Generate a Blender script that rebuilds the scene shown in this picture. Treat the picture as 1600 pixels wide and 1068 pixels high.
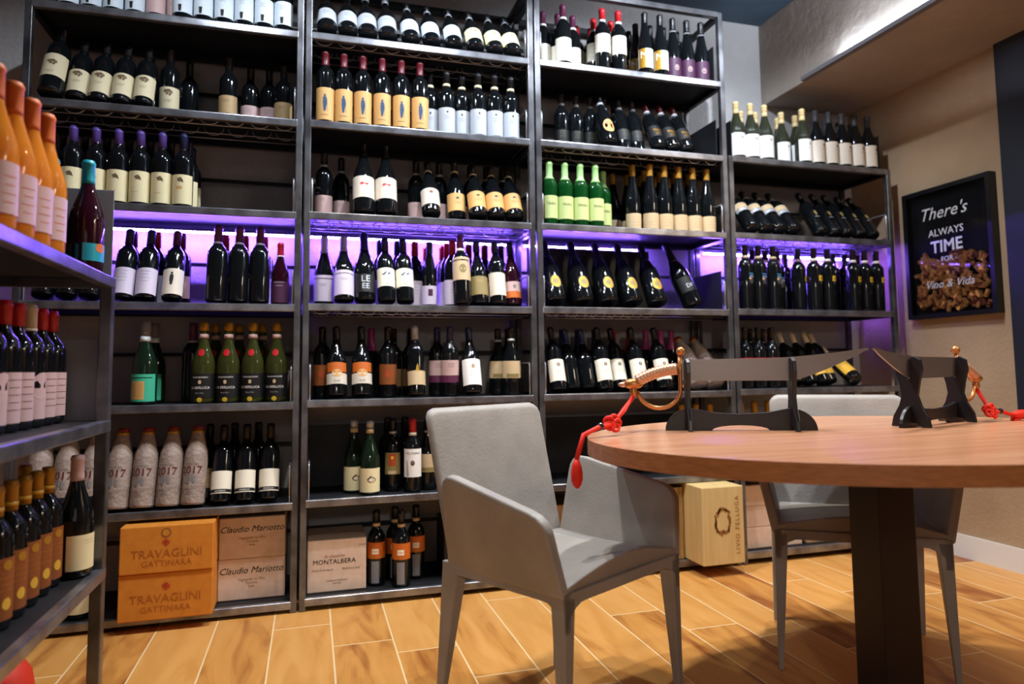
import bpy, bmesh, math, random
from math import sin, cos, pi, radians as rad
from mathutils import Vector, Matrix
random.seed(7)
YL = 2.12
for o in list(bpy.data.objects): bpy.data.objects.remove(o)
scene = bpy.context.scene
COL = scene.collection

# ---------------------------------------------------------------- camera
F, PY, YAW, PITCH, ROLL, ZC, D = 1068.88, 494.09, .2868, .0781, -.0113, .9288, 2.8616
_fw = Vector((sin(YAW)*cos(PITCH), cos(YAW)*cos(PITCH), sin(PITCH)))
_r = Vector((cos(YAW), -sin(YAW), 0)); _u = _r.cross(_fw)
_R = _r*cos(ROLL)+_u*sin(ROLL); _U = -_r*sin(ROLL)+_u*cos(ROLL)
CP = Vector((0, 0, ZC))
cam = bpy.data.cameras.new('camera'); camo = bpy.data.objects.new('camera', cam); COL.objects.link(camo)
camo.matrix_world = Matrix(((_R.x, _U.x, -_fw.x, 0), (_R.y, _U.y, -_fw.y, 0), (_R.z, _U.z, -_fw.z, ZC), (0, 0, 0, 1)))
cam.sensor_width = 36; cam.lens = 36*F/1600; cam.shift_y = -(534-PY)/1600
cam.clip_start = .05
cam.dof.use_dof = True; cam.dof.focus_distance = 2.15; cam.dof.aperture_fstop = 2.0
scene.camera = camo
# world, view
w = bpy.data.worlds.new('world'); scene.world = w; w.use_nodes = True
w.node_tree.nodes['Background'].inputs[0].default_value = (.5, .55, .7, 1)
w.node_tree.nodes['Background'].inputs[1].default_value = .03
vs = scene.view_settings; vs.view_transform = 'Standard'; vs.look = 'None'; vs.exposure = 0.0; vs.gamma = 1; vs.use_curve_mapping = False

def lamp(name, kind, loc, target, energy, color, size=.1, sizey=None, cone=None, blend=.3):
    l = bpy.data.lights.new(name, kind); o = bpy.data.objects.new(name, l); COL.objects.link(o)
    o.location = loc; d = Vector(target)-Vector(loc)
    o.rotation_euler = d.to_track_quat('-Z', 'Y').to_euler()
    l.energy = energy; l.color = color
    if kind == 'AREA':
        l.size = size
        if sizey: l.shape = 'RECTANGLE'; l.size_y = sizey
    else:
        l.shadow_soft_size = size
        if cone: l.spot_size = rad(cone); l.spot_blend = blend
    return o
COOL = (.80, .89, 1); NEUT = (1, .93, .84)
lamp('spot_by_soffit', 'SPOT', (2.33, 1.85, 2.84), (2.25, 2.8, 1.9), 44, COOL, .015, cone=120, blend=.3)
lamp('spot_third_bay', 'SPOT', (1.5, 2.1, 2.84), (1.5, 2.75, 1.2), 100, COOL, .02, cone=135, blend=.4)
lamp('spot_second_bay', 'SPOT', (.55, 2.1, 2.84), (.5, 2.7, 1.0), 80, COOL, .02, cone=130, blend=.4)
lamp('spot_left_bay', 'SPOT', (-.35, 2.0, 2.84), (-.4, 2.65, 1.0), 40, COOL, .02, cone=130, blend=.4)
lamp('floor_spot_a', 'SPOT', (.3, 1.9, 2.84), (.35, 2.05, 0), 110, NEUT, .04, cone=90, blend=.5)
lamp('floor_spot_b', 'SPOT', (1.75, 2.35, 2.84), (1.6, 2.0, 0), 110, NEUT, .04, cone=90, blend=.5)
lamp('spot_behind', 'SPOT', (-.1, -2.1, 2.0), (1.3, 2.0, .1), 70, (1, .92, .82), .12, cone=46, blend=.6)
lamp('soffit_panel', 'AREA', (2.75, .9, 2.395), (2.7, 1.1, 0), 34, (1, .86, .7), .3, 1.2)
lamp('room_fill', 'AREA', (-.2, -1.6, 1.3), (.9, 2.5, .8), 5, (1, .93, .86), 2.2, 1.4)

# ---------------------------------------------------------------- projection helpers (survey of the room from the photo)
def X_at(px, Y, z):
    k = px-800; dz = z-ZC
    c1 = Y*_R.y+dz*_R.z; c2 = Y*_fw.y+dz*_fw.z
    return (k*c2-F*c1)/(F*_R.x-k*_fw.x)
def Y_at(px, X, z):
    k = px-800; dz = z-ZC
    c1 = X*_R.x+dz*_R.z; c2 = X*_fw.x+dz*_fw.z
    return (k*c2-F*c1)/(F*_R.y-k*_fw.y)
def ray(px, py): return _R*((px-800)/F)-_U*((py-PY)/F)+_fw

# ---------------------------------------------------------------- materials
MATS = {}
def mat(name, col, rough=.5, metal=0, emit=None, es=0, trans=0, ior=1.45, spec=.5, coat=0, sheen=0):
    if name in MATS: return MATS[name]
    m = bpy.data.materials.new(name); m.use_nodes = True
    b = m.node_tree.nodes['Principled BSDF']; I = b.inputs
    I['Base Color'].default_value = (*col, 1); I['Roughness'].default_value = rough; I['Metallic'].default_value = metal
    I['IOR'].default_value = ior; I['Specular IOR Level'].default_value = spec
    I['Transmission Weight'].default_value = trans; I['Coat Weight'].default_value = coat; I['Coat Roughness'].default_value = .05
    if emit: I['Emission Color'].default_value = (*emit, 1); I['Emission Strength'].default_value = es
    MATS[name] = m; return m
def srgb(h):
    h = h.lstrip('#'); v = [int(h[i:i+2], 16)/255 for i in (0, 2, 4)]
    return tuple(c/12.92 if c <= .04045 else ((c+.055)/1.055)**2.4 for c in v)
def noisy(m, scale, c2, lo=.35, hi=.65, bump=0, bscale=None, stretch=(1, 1, 1), detail=6, rough2=None):
    """mottle between base colour and c2, optional bump"""
    nt = m.node_tree; N = nt.nodes; L = nt.links; b = N['Principled BSDF']
    tc = N.new('ShaderNodeTexCoord'); mp = N.new('ShaderNodeMapping'); mp.inputs['Scale'].default_value = stretch
    L.new(tc.outputs['Object'], mp.inputs[0])
    n = N.new('ShaderNodeTexNoise'); n.inputs['Scale'].default_value = scale; n.inputs['Detail'].default_value = detail
    L.new(mp.outputs[0], n.inputs['Vector'])
    r = N.new('ShaderNodeValToRGB'); r.color_ramp.elements[0].position = lo; r.color_ramp.elements[1].position = hi
    r.color_ramp.elements[0].color = b.inputs['Base Color'].default_value; r.color_ramp.elements[1].color = (*c2, 1)
    L.new(n.outputs['Fac'], r.inputs[0]); L.new(r.outputs[0], b.inputs['Base Color'])
    if bump:
        n2 = N.new('ShaderNodeTexNoise'); n2.inputs['Scale'].default_value = bscale or scale; n2.inputs['Detail'].default_value = 8
        L.new(mp.outputs[0], n2.inputs['Vector'])
        bp = N.new('ShaderNodeBump'); bp.inputs['Strength'].default_value = bump; bp.inputs['Distance'].default_value = .01
        L.new(n2.outputs['Fac'], bp.inputs['Height']); L.new(bp.outputs[0], b.inputs['Normal'])
    return m
M_wall = noisy(mat('plaster', srgb('#a29f9f'), .85), 3, srgb('#b0adad'), bump=.5, bscale=45)
M_wallr = noisy(mat('plaster_tan', srgb('#a58a6c'), .8), 3, srgb('#b3987a'), bump=.4, bscale=60)
M_ceil = noisy(mat('ceiling_paint', srgb('#3a4d5e'), .8), 4, srgb('#445769'))
M_skirt = mat('white_skirting', srgb('#e6e4e2'), .4)
M_door = mat('navy_panel', srgb('#1d212c'), .5)
M_steel = noisy(mat('raw_steel', srgb('#77777b'), .34, .75), 9, srgb('#4a484b'), rough2=.5)
M_steeld = noisy(mat('dark_steel', srgb('#26272b'), .45, .6), 7, srgb('#1a1a1e'))
M_rail = noisy(mat('worn_highlit_rail', srgb('#9b9ca2'), .28, .8), 14, srgb('#6c6a6e'))  # rail steel paler than the posts, edge highlights put into its colour
M_sheet = noisy(mat('black_sheet', srgb('#24262b'), .55, .3), 8, srgb('#1b1c20'))
M_wire = mat('wire_steel', srgb('#bcbcc2'), .3, .7)
M_led = mat('led_violet', (.3, .2, 1), .5, emit=(.21, .10, 1), es=430)
M_lip = mat('grey_profile', srgb('#77747a'), .5, .3)
M_blackg = mat('black_glass', (.004, .005, .006), .06, spec=.6)
M_greeng = mat('dark_green_glass', (.006, .016, .008), .06, spec=.6)
M_redg = mat('dark_wine_glass', (.02, .003, .008), .06, spec=.6)
M_clearg = mat('pale_wine_glass', (.05, .055, .03), .05, trans=.5, ior=1.33)
M_olive = mat('olive_glass', (.045, .05, .012), .05, trans=.3, ior=1.33)
M_brightgreen = mat('bright_green_glass', (.004, .055, .010), .05, trans=.2, ior=1.33)
M_orange = mat('orange_wine_glass', (1.0, .36, .04), .06, trans=.55, ior=1.33)
C = {}
def paint(k, h, rough=.55, metal=0): C[k] = mat(k, srgb(h), rough, metal); return C[k]
for k, h in dict(white='#f0eeea', cream='#e9dcae', tan='#c9b08a', kraft='#b29468', parchment='#cdbf9c', paleblue='#d3dde6', lilac='#cfc3d6', ivory='#eee6d2', orangelab='#d9a765',
                 orange='#c8641e', deeporange='#a8421c', blue='#2b4868', skyblue='#3f8fc0', yellow='#d3b02e', black='#0b0b0d', grey='#7b7b7f', silver='#b9bcc4',
                 teal='#1e93a4', tealgreen='#3bb08c', lime='#c5d48c', limecap='#a9d98c', purplelab='#46203f', purple='#5b4598', red='#b01a22', winered='#5e1420', brown='#5a4030',
                 gold='#b98a2e', goldbright='#d9a93c', pinkish='#c7a6a2', darkgrey='#333338', capblack='#101014', capblue='#20264a', mauve='#5f2a48', olivelab='#8a7a4a', vine='#6b5a3c',
                 capbeige='#c9b698', corkish='#d8c08c', wrap='#8f7d73', goldfoil='#a97b2a', amberlab='#8a4a20', magenta='#93306a', paper='#d8cdbd', greypaper='#b9bdc4', sealred='#7a1c16').items():
    paint(k, h)
C['gold'].node_tree.nodes['Principled BSDF'].inputs['Metallic'].default_value = .6
C['goldfoil'].node_tree.nodes['Principled BSDF'].inputs['Metallic'].default_value = .5
C['silver'].node_tree.nodes['Principled BSDF'].inputs['Metallic'].default_value = .5
for k in ('capblack', 'purple', 'red', 'winered', 'mauve', 'teal', 'limecap', 'capblue', 'goldbright', 'corkish', 'magenta'):
    C[k].node_tree.nodes['Principled BSDF'].inputs['Roughness'].default_value = .35
noisy(C['wrap'], 25, srgb('#a59489'), bump=.5, bscale=60)
M_carton = noisy(mat('orange_carton', srgb('#d98a2c'), .7), 30, srgb('#cf7f24'))
M_carton2 = noisy(mat('brown_carton', srgb('#b18f6e'), .75), 30, srgb('#a68463'))
M_carton3 = noisy(mat('beige_carton', srgb('#dcc2ae'), .75), 30, srgb('#d2b6a0'))
M_ply = noisy(mat('pale_wood', srgb('#d9bd84'), .6), 40, srgb('#cfb075'), stretch=(1, 1, .1))
M_ply2 = noisy(mat('wood_case_edge', srgb('#b08a50'), .6), 40, srgb('#94703c'), stretch=(1, 1, .1))
M_leather = noisy(mat('grey_leather', srgb('#a7a19a'), .5), 7, srgb('#938e88'), lo=.3, hi=.7, bump=.12, bscale=120)
M_tablew = noisy(mat('table_wood', srgb('#cf9a76'), .25, spec=.6), 6, srgb('#b67c58'), stretch=(.5, 9, 1), lo=.3, hi=.7)
M_tableedge = noisy(mat('table_edge', srgb('#b97c4e'), .4), 30, srgb('#a26a40'), stretch=(1, 1, 6))
M_post = mat('brown_black_steel', srgb('#2a2120'), .45, .3)
M_stand = mat('black_plastic', srgb('#1b181b'), .35)
M_blade = mat('dull_blade', srgb('#8d8582'), .35, .7)
M_brass = mat('copper_brass', srgb('#c98a52'), .35, .7)
M_brassl = mat('pale_copper', srgb('#dba884'), .35, .5)
M_tassel = mat('red_cord', srgb('#f02a12'), .6)
M_bead = mat('black_bead', srgb('#15151c'), .1, spec=.8)
M_ink = mat('dark_ink', srgb('#1c1712'), .7)
M_inkred = mat('red_ink', srgb('#b8321c'), .7)
M_inkbr = mat('brown_ink', srgb('#94602c'), .7)
M_inkora = mat('orange_ink', srgb('#b5651e'), .7)
M_frame = mat('black_frame', srgb('#0c0c0f'), .4)
M_cork = noisy(mat('cork', srgb('#d29a58'), .8), 60, srgb('#b07838'))
M_cork2 = mat('cork_stained', srgb('#7c4226'), .8)
M_print = mat('white_print', srgb('#cfcfd3'), .6)
M_pane = mat('frame_glass', (.8, .8, .85), .03, trans=1, ior=1.15)

def floor_mat():
    m = bpy.data.materials.new('plank_tiles'); m.use_nodes = True; nt = m.node_tree; N = nt.nodes; L = nt.links
    b = N['Principled BSDF']; tc = N.new('ShaderNodeTexCoord'); sx = N.new('ShaderNodeSeparateXYZ'); L.new(tc.outputs['Object'], sx.inputs[0])
    def M(op, a, b_=None, c=None):
        n = N.new('ShaderNodeMath'); n.operation = op
        for i, v in enumerate((a, b_, c)):
            if v is None: continue
            if isinstance(v, (int, float)): n.inputs[i].default_value = v
            else: L.new(v, n.inputs[i])
        return n.outputs[0]
    W, LEN = .2028, .82
    u = M('DIVIDE', M('SUBTRACT', sx.outputs[0], .084), W); ci = M('FLOOR', u); fu = M('SUBTRACT', u, ci)
    wn = N.new('ShaderNodeTexWhiteNoise'); wn.noise_dimensions = '1D'; L.new(ci, wn.inputs['W'])
    off = M('MULTIPLY', ci, .17); off2 = M('ADD', off, M('MULTIPLY', wn.outputs[0], .12))
    v = M('DIVIDE', M('ADD', M('SUBTRACT', sx.outputs[1], 2.55), off2), LEN); ri = M('FLOOR', v); fv = M('SUBTRACT', v, ri)
    g = .0028
    e1 = M('LESS_THAN', M('MINIMUM', fu, M('SUBTRACT', 1, fu)), g/W); e2 = M('LESS_THAN', M('MINIMUM', fv, M('SUBTRACT', 1, fv)), g/LEN)
    grout = M('MAXIMUM', e1, e2)
    idn = M('ADD', M('MULTIPLY', ci, 7.31), M('MULTIPLY', ri, 3.77))
    w2 = N.new('ShaderNodeTexWhiteNoise'); w2.noise_dimensions = '1D'; L.new(idn, w2.inputs['W'])
    cb = N.new('ShaderNodeCombineXYZ'); L.new(M('MULTIPLY', sx.outputs[0], 9), cb.inputs[0]); L.new(M('MULTIPLY', sx.outputs[1], 1.6), cb.inputs[1]); L.new(M('MULTIPLY', idn, 5), cb.inputs[2])
    n = N.new('ShaderNodeTexNoise'); n.inputs['Scale'].default_value = 1.3; n.inputs['Detail'].default_value = 7; n.inputs['Distortion'].default_value = 1.2; L.new(cb.outputs[0], n.inputs['Vector'])
    f = M('ADD', M('MULTIPLY', n.outputs['Fac'], .75), M('MULTIPLY', w2.outputs[0], .3))
    r = N.new('ShaderNodeValToRGB'); L.new(f, r.inputs[0]); E = r.color_ramp.elements
    E[0].position = .34; E[0].color = (*srgb('#dfa35a'), 1); E[1].position = .74; E[1].color = (*srgb('#93501f'), 1)
    x = E.new(.55); x.color = (*srgb('#d09148'), 1)
    mx = N.new('ShaderNodeMix'); mx.data_type = 'RGBA'; L.new(grout, mx.inputs[0]); L.new(r.outputs[0], mx.inputs[6]); mx.inputs[7].default_value = (*srgb('#f0d2a0'), 1)
    L.new(mx.outputs[2], b.inputs['Base Color']); b.inputs['Roughness'].default_value = .38
    bp = N.new('ShaderNodeBump'); bp.inputs['Strength'].default_value = .3; bp.inputs['Distance'].default_value = .002; bp.invert = True
    L.new(grout, bp.inputs['Height']); L.new(bp.outputs[0], b.inputs['Normal'])
    return m

# ---------------------------------------------------------------- mesh builder
class MB:
    def __init__(s): s.v = []; s.f = []; s.m = []; s.sm = []; s.mats = []
    def mi(s, m):
        if m not in s.mats: s.mats.append(m)
        return s.mats.index(m)
    def add(s, vs, fs, m, smooth=False, M=None):
        o = len(s.v); k = s.mi(m)
        s.v += [tuple(M @ Vector(v)) if M else tuple(v) for v in vs]
        for f in fs: s.f.append(tuple(i+o for i in f)); s.m.append(k); s.sm.append(smooth)
        return s
    def box(s, a, b, m, M=None):
        x0, y0, z0 = a; x1, y1, z1 = b
        vs = [(x0, y0, z0), (x1, y0, z0), (x1, y1, z0), (x0, y1, z0), (x0, y0, z1), (x1, y0, z1), (x1, y1, z1), (x0, y1, z1)]
        return s.add(vs, [(0, 3, 2, 1), (4, 5, 6, 7), (0, 1, 5, 4), (1, 2, 6, 5), (2, 3, 7, 6), (3, 0, 4, 7)], m, False, M)
    def lathe(s, prof, m, n=20, M=None, cx=0, cy=0, smooth=True):
        vs = []; fs = []
        for (z, r) in prof:
            for i in range(n): a = 2*pi*i/n; vs.append((cx+r*cos(a), cy+r*sin(a), z))
        for j in range(len(prof)-1):
            for i in range(n): k = (i+1) % n; fs.append((j*n+i, j*n+k, (j+1)*n+k, (j+1)*n+i))
        fs.append(tuple(range(n))[::-1]); fs.append(tuple((len(prof)-1)*n+i for i in range(n)))
        return s.add(vs, fs, m, smooth, M)
    def tube(s, pts, r, m, n=8, closed=False, radii=None):
        P = [Vector(p) for p in pts]; vs = []; fs = []; N_ = len(P); prev = None
        for i, p in enumerate(P):
            t = (P[(i+1) % N_]-P[i-1]) if closed else (P[min(i+1, N_-1)]-P[max(i-1, 0)])
            t.normalize()
            if prev is None:
                up = Vector((0, 0, 1)) if abs(t.z) < .9 else Vector((1, 0, 0)); a = t.cross(up).normalized()
            else: a = (prev-t*prev.dot(t)).normalized()
            prev = a; b = t.cross(a); rr = radii[i] if radii else r
            for k in range(n): q = 2*pi*k/n; vs.append(p+a*(rr*cos(q))+b*(rr*sin(q)))
        for i in range(N_ if closed else N_-1):
            j = (i+1) % N_
            for k in range(n): l = (k+1) % n; fs.append((i*n+k, i*n+l, j*n+l, j*n+k))
        if not closed: fs.append(tuple(range(n))[::-1]); fs.append(tuple((N_-1)*n+k for k in range(n)))
        return s.add(vs, fs, m, True)
    def prism(s, poly, t0, t1, m, M=None, smooth=False):
        """poly in (x,z), extruded in y from t0 to t1"""
        n = len(poly); vs = [(x, t0, z) for x, z in poly]+[(x, t1, z) for x, z in poly]
        fs = [tuple(range(n)), tuple(range(n, 2*n))[::-1]]+[((i+1) % n, i, i+n, (i+1) % n+n) for i in range(n)]
        return s.add(vs, fs, m, smooth, M)
    def ball(s, c, r, m, n=12, k=8, sc=(1, 1, 1)):
        vs = []; fs = []
        for j in range(1, k):
            t = pi*j/k
            for i in range(n): a = 2*pi*i/n; vs.append((c[0]+sc[0]*r*sin(t)*cos(a), c[1]+sc[1]*r*sin(t)*sin(a), c[2]+sc[2]*r*cos(t)))
        for j in range(k-2):
            for i in range(n): l = (i+1) % n; fs.append((j*n+i, (j+1)*n+i, (j+1)*n+l, j*n+l))
        vs.append((c[0], c[1], c[2]+sc[2]*r)); vs.append((c[0], c[1], c[2]-sc[2]*r)); T = len(vs)-2
        for i in range(n): l = (i+1) % n; fs.append((T, i, l)); fs.append((T+1, (k-2)*n+l, (k-2)*n+i))
        return s.add(vs, fs, m, True)
    def mesh(s, name):
        me = bpy.data.meshes.new(name); me.from_pydata(s.v, [], s.f)
        for m in s.mats: me.materials.append(m)
        me.polygons.foreach_set('material_index', s.m); me.polygons.foreach_set('use_smooth', s.sm); me.update()
        return me
    def build(s, name, parent=None, bevel=0, seg=2, sub=0):
        o = bpy.data.objects.new(name, s.mesh(name)); COL.objects.link(o)
        if parent: o.parent = parent
        if bevel:
            b = o.modifiers.new('bevel', 'BEVEL'); b.width = bevel; b.segments = seg; b.limit_method = 'ANGLE'; b.angle_limit = rad(35)
        if sub: q = o.modifiers.new('sub', 'SUBSURF'); q.levels = sub; q.render_levels = sub
        return o
def tag(o, label, cat, group=None, kind=None):
    o['label'] = label; o['category'] = cat
    if group: o['group'] = group
    if kind: o['kind'] = kind
    return o
def empty(name, loc, rz=0, rot=None):
    o = bpy.data.objects.new(name, None); COL.objects.link(o); o.location = loc
    o.rotation_euler = rot if rot else (0, 0, rz); o.empty_display_size = .05
    return o
def struct(mb, name, **k):
    o = mb.build(name, **k); o['kind'] = 'structure'; return o

_tc = {}
def text_geo(s, size=1.0, shear=0, spacing=1.0, bold=0):
    """flat lettering outline, centred on x, baseline-centred on z; returns verts (x,z) and faces"""
    key = (s, shear, spacing, bold)
    if key not in _tc:
        c = bpy.data.curves.new('t', 'FONT'); c.body = s; c.size = 1; c.align_x = 'CENTER'; c.align_y = 'CENTER'; c.shear = shear
        c.space_character = spacing; c.resolution_u = 2; c.offset = bold
        o = bpy.data.objects.new('t', c); COL.objects.link(o)
        dg = bpy.context.evaluated_depsgraph_get(); dg.update()
        me = bpy.data.meshes.new_from_object(o.evaluated_get(dg))
        _tc[key] = ([(v.co.x, v.co.y) for v in me.vertices], [tuple(p.vertices) for p in me.polygons])
        bpy.data.objects.remove(o); bpy.data.curves.remove(c); bpy.data.meshes.remove(me)
    vs, fs = _tc[key]
    return [(x*size, z*size) for x, z in vs], fs

# ---------------------------------------------------------------- room shell
ZCEIL, YB, XW, XS, ZS = 2.887, 3.243, 3.056, 2.457, 2.412
XL, YF = -2.1, -2.6
struct(MB().box((XL-.1, YF-.1, -.1), (XW+.1, YB+.1, 0), floor_mat()), 'floor')
struct(MB().box((XL-.1, YB, 0), (XW+.1, YB+.1, ZCEIL), M_wall), 'wall_back')
struct(MB().box((XW, 2.315, 0), (XW+.1, YB, ZCEIL), M_wallr).box((XW, YF, 0), (XW+.1, 2.315, ZCEIL), M_wallr), 'wall_right')
struct(MB().box((XW-.025, 1.2, .72), (XW, 2.315, ZS), M_door), 'trim_1')
struct(MB().box((XL-.1, YF, 0), (XL, YB, ZCEIL), M_wallr), 'wall_left')
struct(MB().box((XL-.1, YF-.1, 0), (XW+.1, YF, ZCEIL), M_wallr), 'wall_front')
struct(MB().box((XL-.1, YF-.1, ZCEIL), (XS, YB+.1, ZCEIL+.1), M_ceil), 'ceiling')
M_soff = noisy(mat('soffit_plaster', srgb('#9b8f84'), .85), 3, srgb('#a89c92'), bump=.35, bscale=22)
struct(MB().box((XS, YF, ZS), (XW, YB, ZCEIL), M_soff), 'trim_2', bevel=.004)
struct(MB().box((XW-.014, 2.315, 0), (XW, YB, .108), M_skirt).box((XW-.014, YF, 0), (XW, 2.315, .108), M_skirt), 'baseboard_right')
ep = empty('edge_light', (XS, 1.9, ZS))
MB().box((-.030, -1.4, -.004), (-.0005, .98, .0), M_lip).box((-.030, -1.4, 0), (-.027, .98, .016), M_lip).build('metal_profile', ep)
MB().box((-.018, -1.38, .001), (-.010, .72, .005), mat('led_white', (1, 1, 1), .5, emit=(.75, .87, 1), es=320)).build('light_line', ep)
tag(ep, 'bright white light line along the lower edge of the ceiling drop', 'light')

# ---------------------------------------------------------------- wall shelving
LV = [0, .05, .427, .819, 1.207, 1.583, 1.966, 2.342]
ZT = 2.70
BAYX = [(-1.037, -.041), (-.033, .959), (.967, 1.959), (1.967, 2.958)]
DZ = [-.006, -.001, .0015, .006]
BAYN = ['left', 'second', 'third', 'right']
YR = D+.352           # rear of the shelves
PW = .026
def rack_bay(b, ztop, top, levels, wires, guards, sheets):
    x0, x1 = BAYX[b]; dz = DZ[b]
    root = empty('wine_shelf', ((x0+x1)/2, D, 0)); ox = (x0+x1)/2
    def P(mb, name, par=root, **k):
        mb.v = [(v[0]-ox, v[1]-D, v[2]) for v in mb.v]
        return mb.build(name, par, **k)
    for (xa, ya) in ((x0, D), (x1-PW, D), (x0, YR-PW), (x1-PW, YR-PW)):
        P(MB().box((xa, ya, 0), (xa+PW, ya+PW, ztop), M_steel), 'post', bevel=.003)
    if top:
        P(MB().box((x0+PW, D, ztop-PW), (x1-PW, D+PW, ztop), M_steel).box((x0+PW, YR-PW, ztop-PW), (x1-PW, YR, ztop), M_steeld)
          .box((x0, D+PW, ztop-PW), (x0+PW, YR-PW, ztop), M_steeld).box((x1-PW, D+PW, ztop-PW), (x1, YR-PW, ztop), M_steeld), 'top_frame')
    boards = {}
    for li in levels:
        z = LV[li]+dz
        P(MB().box((x0+PW*.75, D-.002, z-.03), (x1-PW*.75, D+.022, z), M_rail), 'front_rail', bevel=.0035, seg=3)
        boards[li] = P(MB().box((x0+PW, D+.022, z-.005), (x1-PW, YR-PW, z-.001), M_sheet).box((x0, YR-.002, z-.006), (x1, YB-.003, z-.001), M_sheet)  # strip behind YR added to stop light leaking between board and wall
          .box((x0+.002, D+PW, z-.03), (x0+PW-.002, YR-PW, z-.001), M_steeld).box((x1-PW+.002, D+PW, z-.03), (x1-.002, YR-PW, z-.001), M_steeld)
          .box((x0+PW, YR-PW+.002, z-.03), (x1-PW, YR-.002, z-.001), M_steeld), 'shelf_board')
        P(MB().box((x0+PW, YR-.016, z+.19), (x1-PW, YR-.004, z+.205), M_steeld), 'rear_rail')
    for li, (s0, s1) in wires.items():
        z = LV[li]+dz; mb = MB()
        for yy, zz in ((D+.05, -.036), (D+.14, -.040), (D+.22, -.036)):
            mb.tube([(x0+PW, yy, z+zz), (x1-PW, yy, z+zz)], .0022, M_wire, 6)
        pit = (x1-x0-2*PW)/10
        for k in range(s0, s1):
            cx = x0+PW+pit*(k+.5)
            for yy in (D+.03, D+.16):
                mb.tube([(cx+.038*cos(a), yy, z-.010+.031*sin(a)) for a in [pi+pi*i/10 for i in range(11)]], .002, M_wire, 6)
        P(mb, 'wire_cradle', boards[li])
    for li, sides in guards.items():
        z = LV[li]+dz
        for sd in sides:
            xx = x0+PW+.006 if sd == 'l' else x1-PW-.006
            P(MB().tube([(xx, D+.014, z), (xx, D+.014, z+.13), (xx, D+.02, z+.14), (xx, D+.18, z+.14), (xx, D+.185, z+.13), (xx, D+.185, z)], .0038, M_wire, 6), 'side_guard')
    for li, sides in sheets.items():
        z = LV[li]+dz
        for sd in sides:
            xx = x0+PW+.012 if sd == 'l' else x1-PW-.014
            P(MB().box((xx, D+.03, z), (xx+.003, YR-.03, z+.19), M_sheet), 'side_panel')
    tag(root, {0: 'tall raw steel wine shelf with orange cartons in its lowest compartment', 1: 'tall raw steel wine shelf behind the grey armchair backrest',
               2: 'tall raw steel wine shelf holding bright green capped bottles', 3: 'lower raw steel wine shelf beneath the ceiling drop beside the tan wall'}[b],
        'shelf', 'steel wine shelves along the back wall')
rack_bay(0, ZT, True, range(1, 8), {6: (0, 10)}, {6: 'r', 5: 'r', 4: 'lr', 3: 'r', 2: 'r'}, {})
rack_bay(1, ZT, True, range(1, 8), {7: (0, 10), 5: (0, 10), 4: (0, 6)}, {7: 'r', 6: 'r', 5: 'lr', 4: 'r', 3: 'lr', 2: 'l'}, {})
rack_bay(2, ZT, True, range(1, 8), {6: (0, 10), 4: (0, 6)}, {7: 'l', 6: 'l', 5: 'lr', 4: 'lr', 3: 'lr'}, {7: 'r', 6: 'r', 4: 'r'})
rack_bay(3, LV[6]+.006, False, range(1, 7), {5: (0, 10)}, {5: 'r', 4: 'l', 3: 'l'}, {6: 'lr'})
# black box panels closing part of the third bay behind the tilted magnums
tag(MB().box((1.0, YR-.115, LV[4]+.004), (1.64, YR-.085, LV[4]+.312), M_frame).build('back_panel'), 'black sheet panel standing behind the tilted oval-labelled bottles', 'panel')
tag(MB().box((.0, YR-.04, LV[2]+.001), (.93, YR-.03, LV[2]+.27), M_sheet).build('back_panel'), 'dark sheet panel standing behind the cream and red labelled bottles', 'panel')
tag(MB().box((.995, YR-.04, LV[2]+.002), (1.93, YR-.03, LV[2]+.27), M_sheet).build('back_panel'), 'dark sheet panel behind the table edge and red tassel', 'panel')
# violet LED strips under the fifth boards
for b, (x0, x1) in enumerate(BAYX):
    x0 += PW; x1 -= PW
    if b == 2: segs = [(x0, 1.63)]
    else: segs = [(x0, x1)]
    for (a, c) in segs:
        mb = MB().box((a, YR-.064, 1.536), (c, YR-.050, 1.5455), M_steeld)
        n = int((c-a)/.018)
        for i in range(n):
            xx = a+.018*(i+.5)
            mb.box((xx-.006, YR-.062, 1.529), (xx+.006, YR-.052, 1.536), M_led)
        tag(mb.build('led_strip'), 'glowing violet light strip on the wall behind the %s steel shelf' % ['leftmost', 'second', 'third', 'right'][b], 'light strip', 'violet light strips behind the shelves')

# ---------------------------------------------------------------- bottles
PROF = {
    'bordeaux': [(0, .030), (.003, .0355), (.010, .037), (.183, .037), (.200, .0345), (.214, .027), (.224, .019), (.234, .0148), (.284, .0142), (.286, .0155), (.293, .0155), (.295, .0135), (.300, .0130)],
    'burgundy': [(0, .032), (.003, .0385), (.010, .0405), (.135, .0405), (.155, .0385), (.180, .0310), (.205, .0225), (.228, .0165), (.245, .0148), (.284, .0142), (.286, .0155), (.292, .0155), (.294, .0135), (.297, .0130)],
    'champagne': [(0, .034), (.003, .042), (.012, .044), (.145, .044), (.170, .0400), (.200, .0300), (.225, .0215), (.245, .0175), (.275, .0160), (.285, .0175), (.300, .0175), (.312, .0165), (.318, .012)],
    'flute': [(0, .028), (.003, .0345), (.010, .0365), (.130, .0365), (.160, .0335), (.200, .0255), (.240, .0185), (.265, .0150), (.305, .0140), (.307, .0150), (.314, .0150), (.318, .0130)],
    'tall': [(0, .028), (.003, .0345), (.010, .0360), (.215, .0370), (.232, .034), (.244, .026), (.252, .018), (.262, .0150), (.306, .0142), (.308, .0158), (.316, .0158), (.320, .013)],
    'wrapped': [(0, .036), (.004, .040), (.010, .0405), (.160, .0400), (.190, .0370), (.215, .0300), (.240, .0230), (.262, .0185), (.275, .0200), (.280, .0175)],
}
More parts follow.
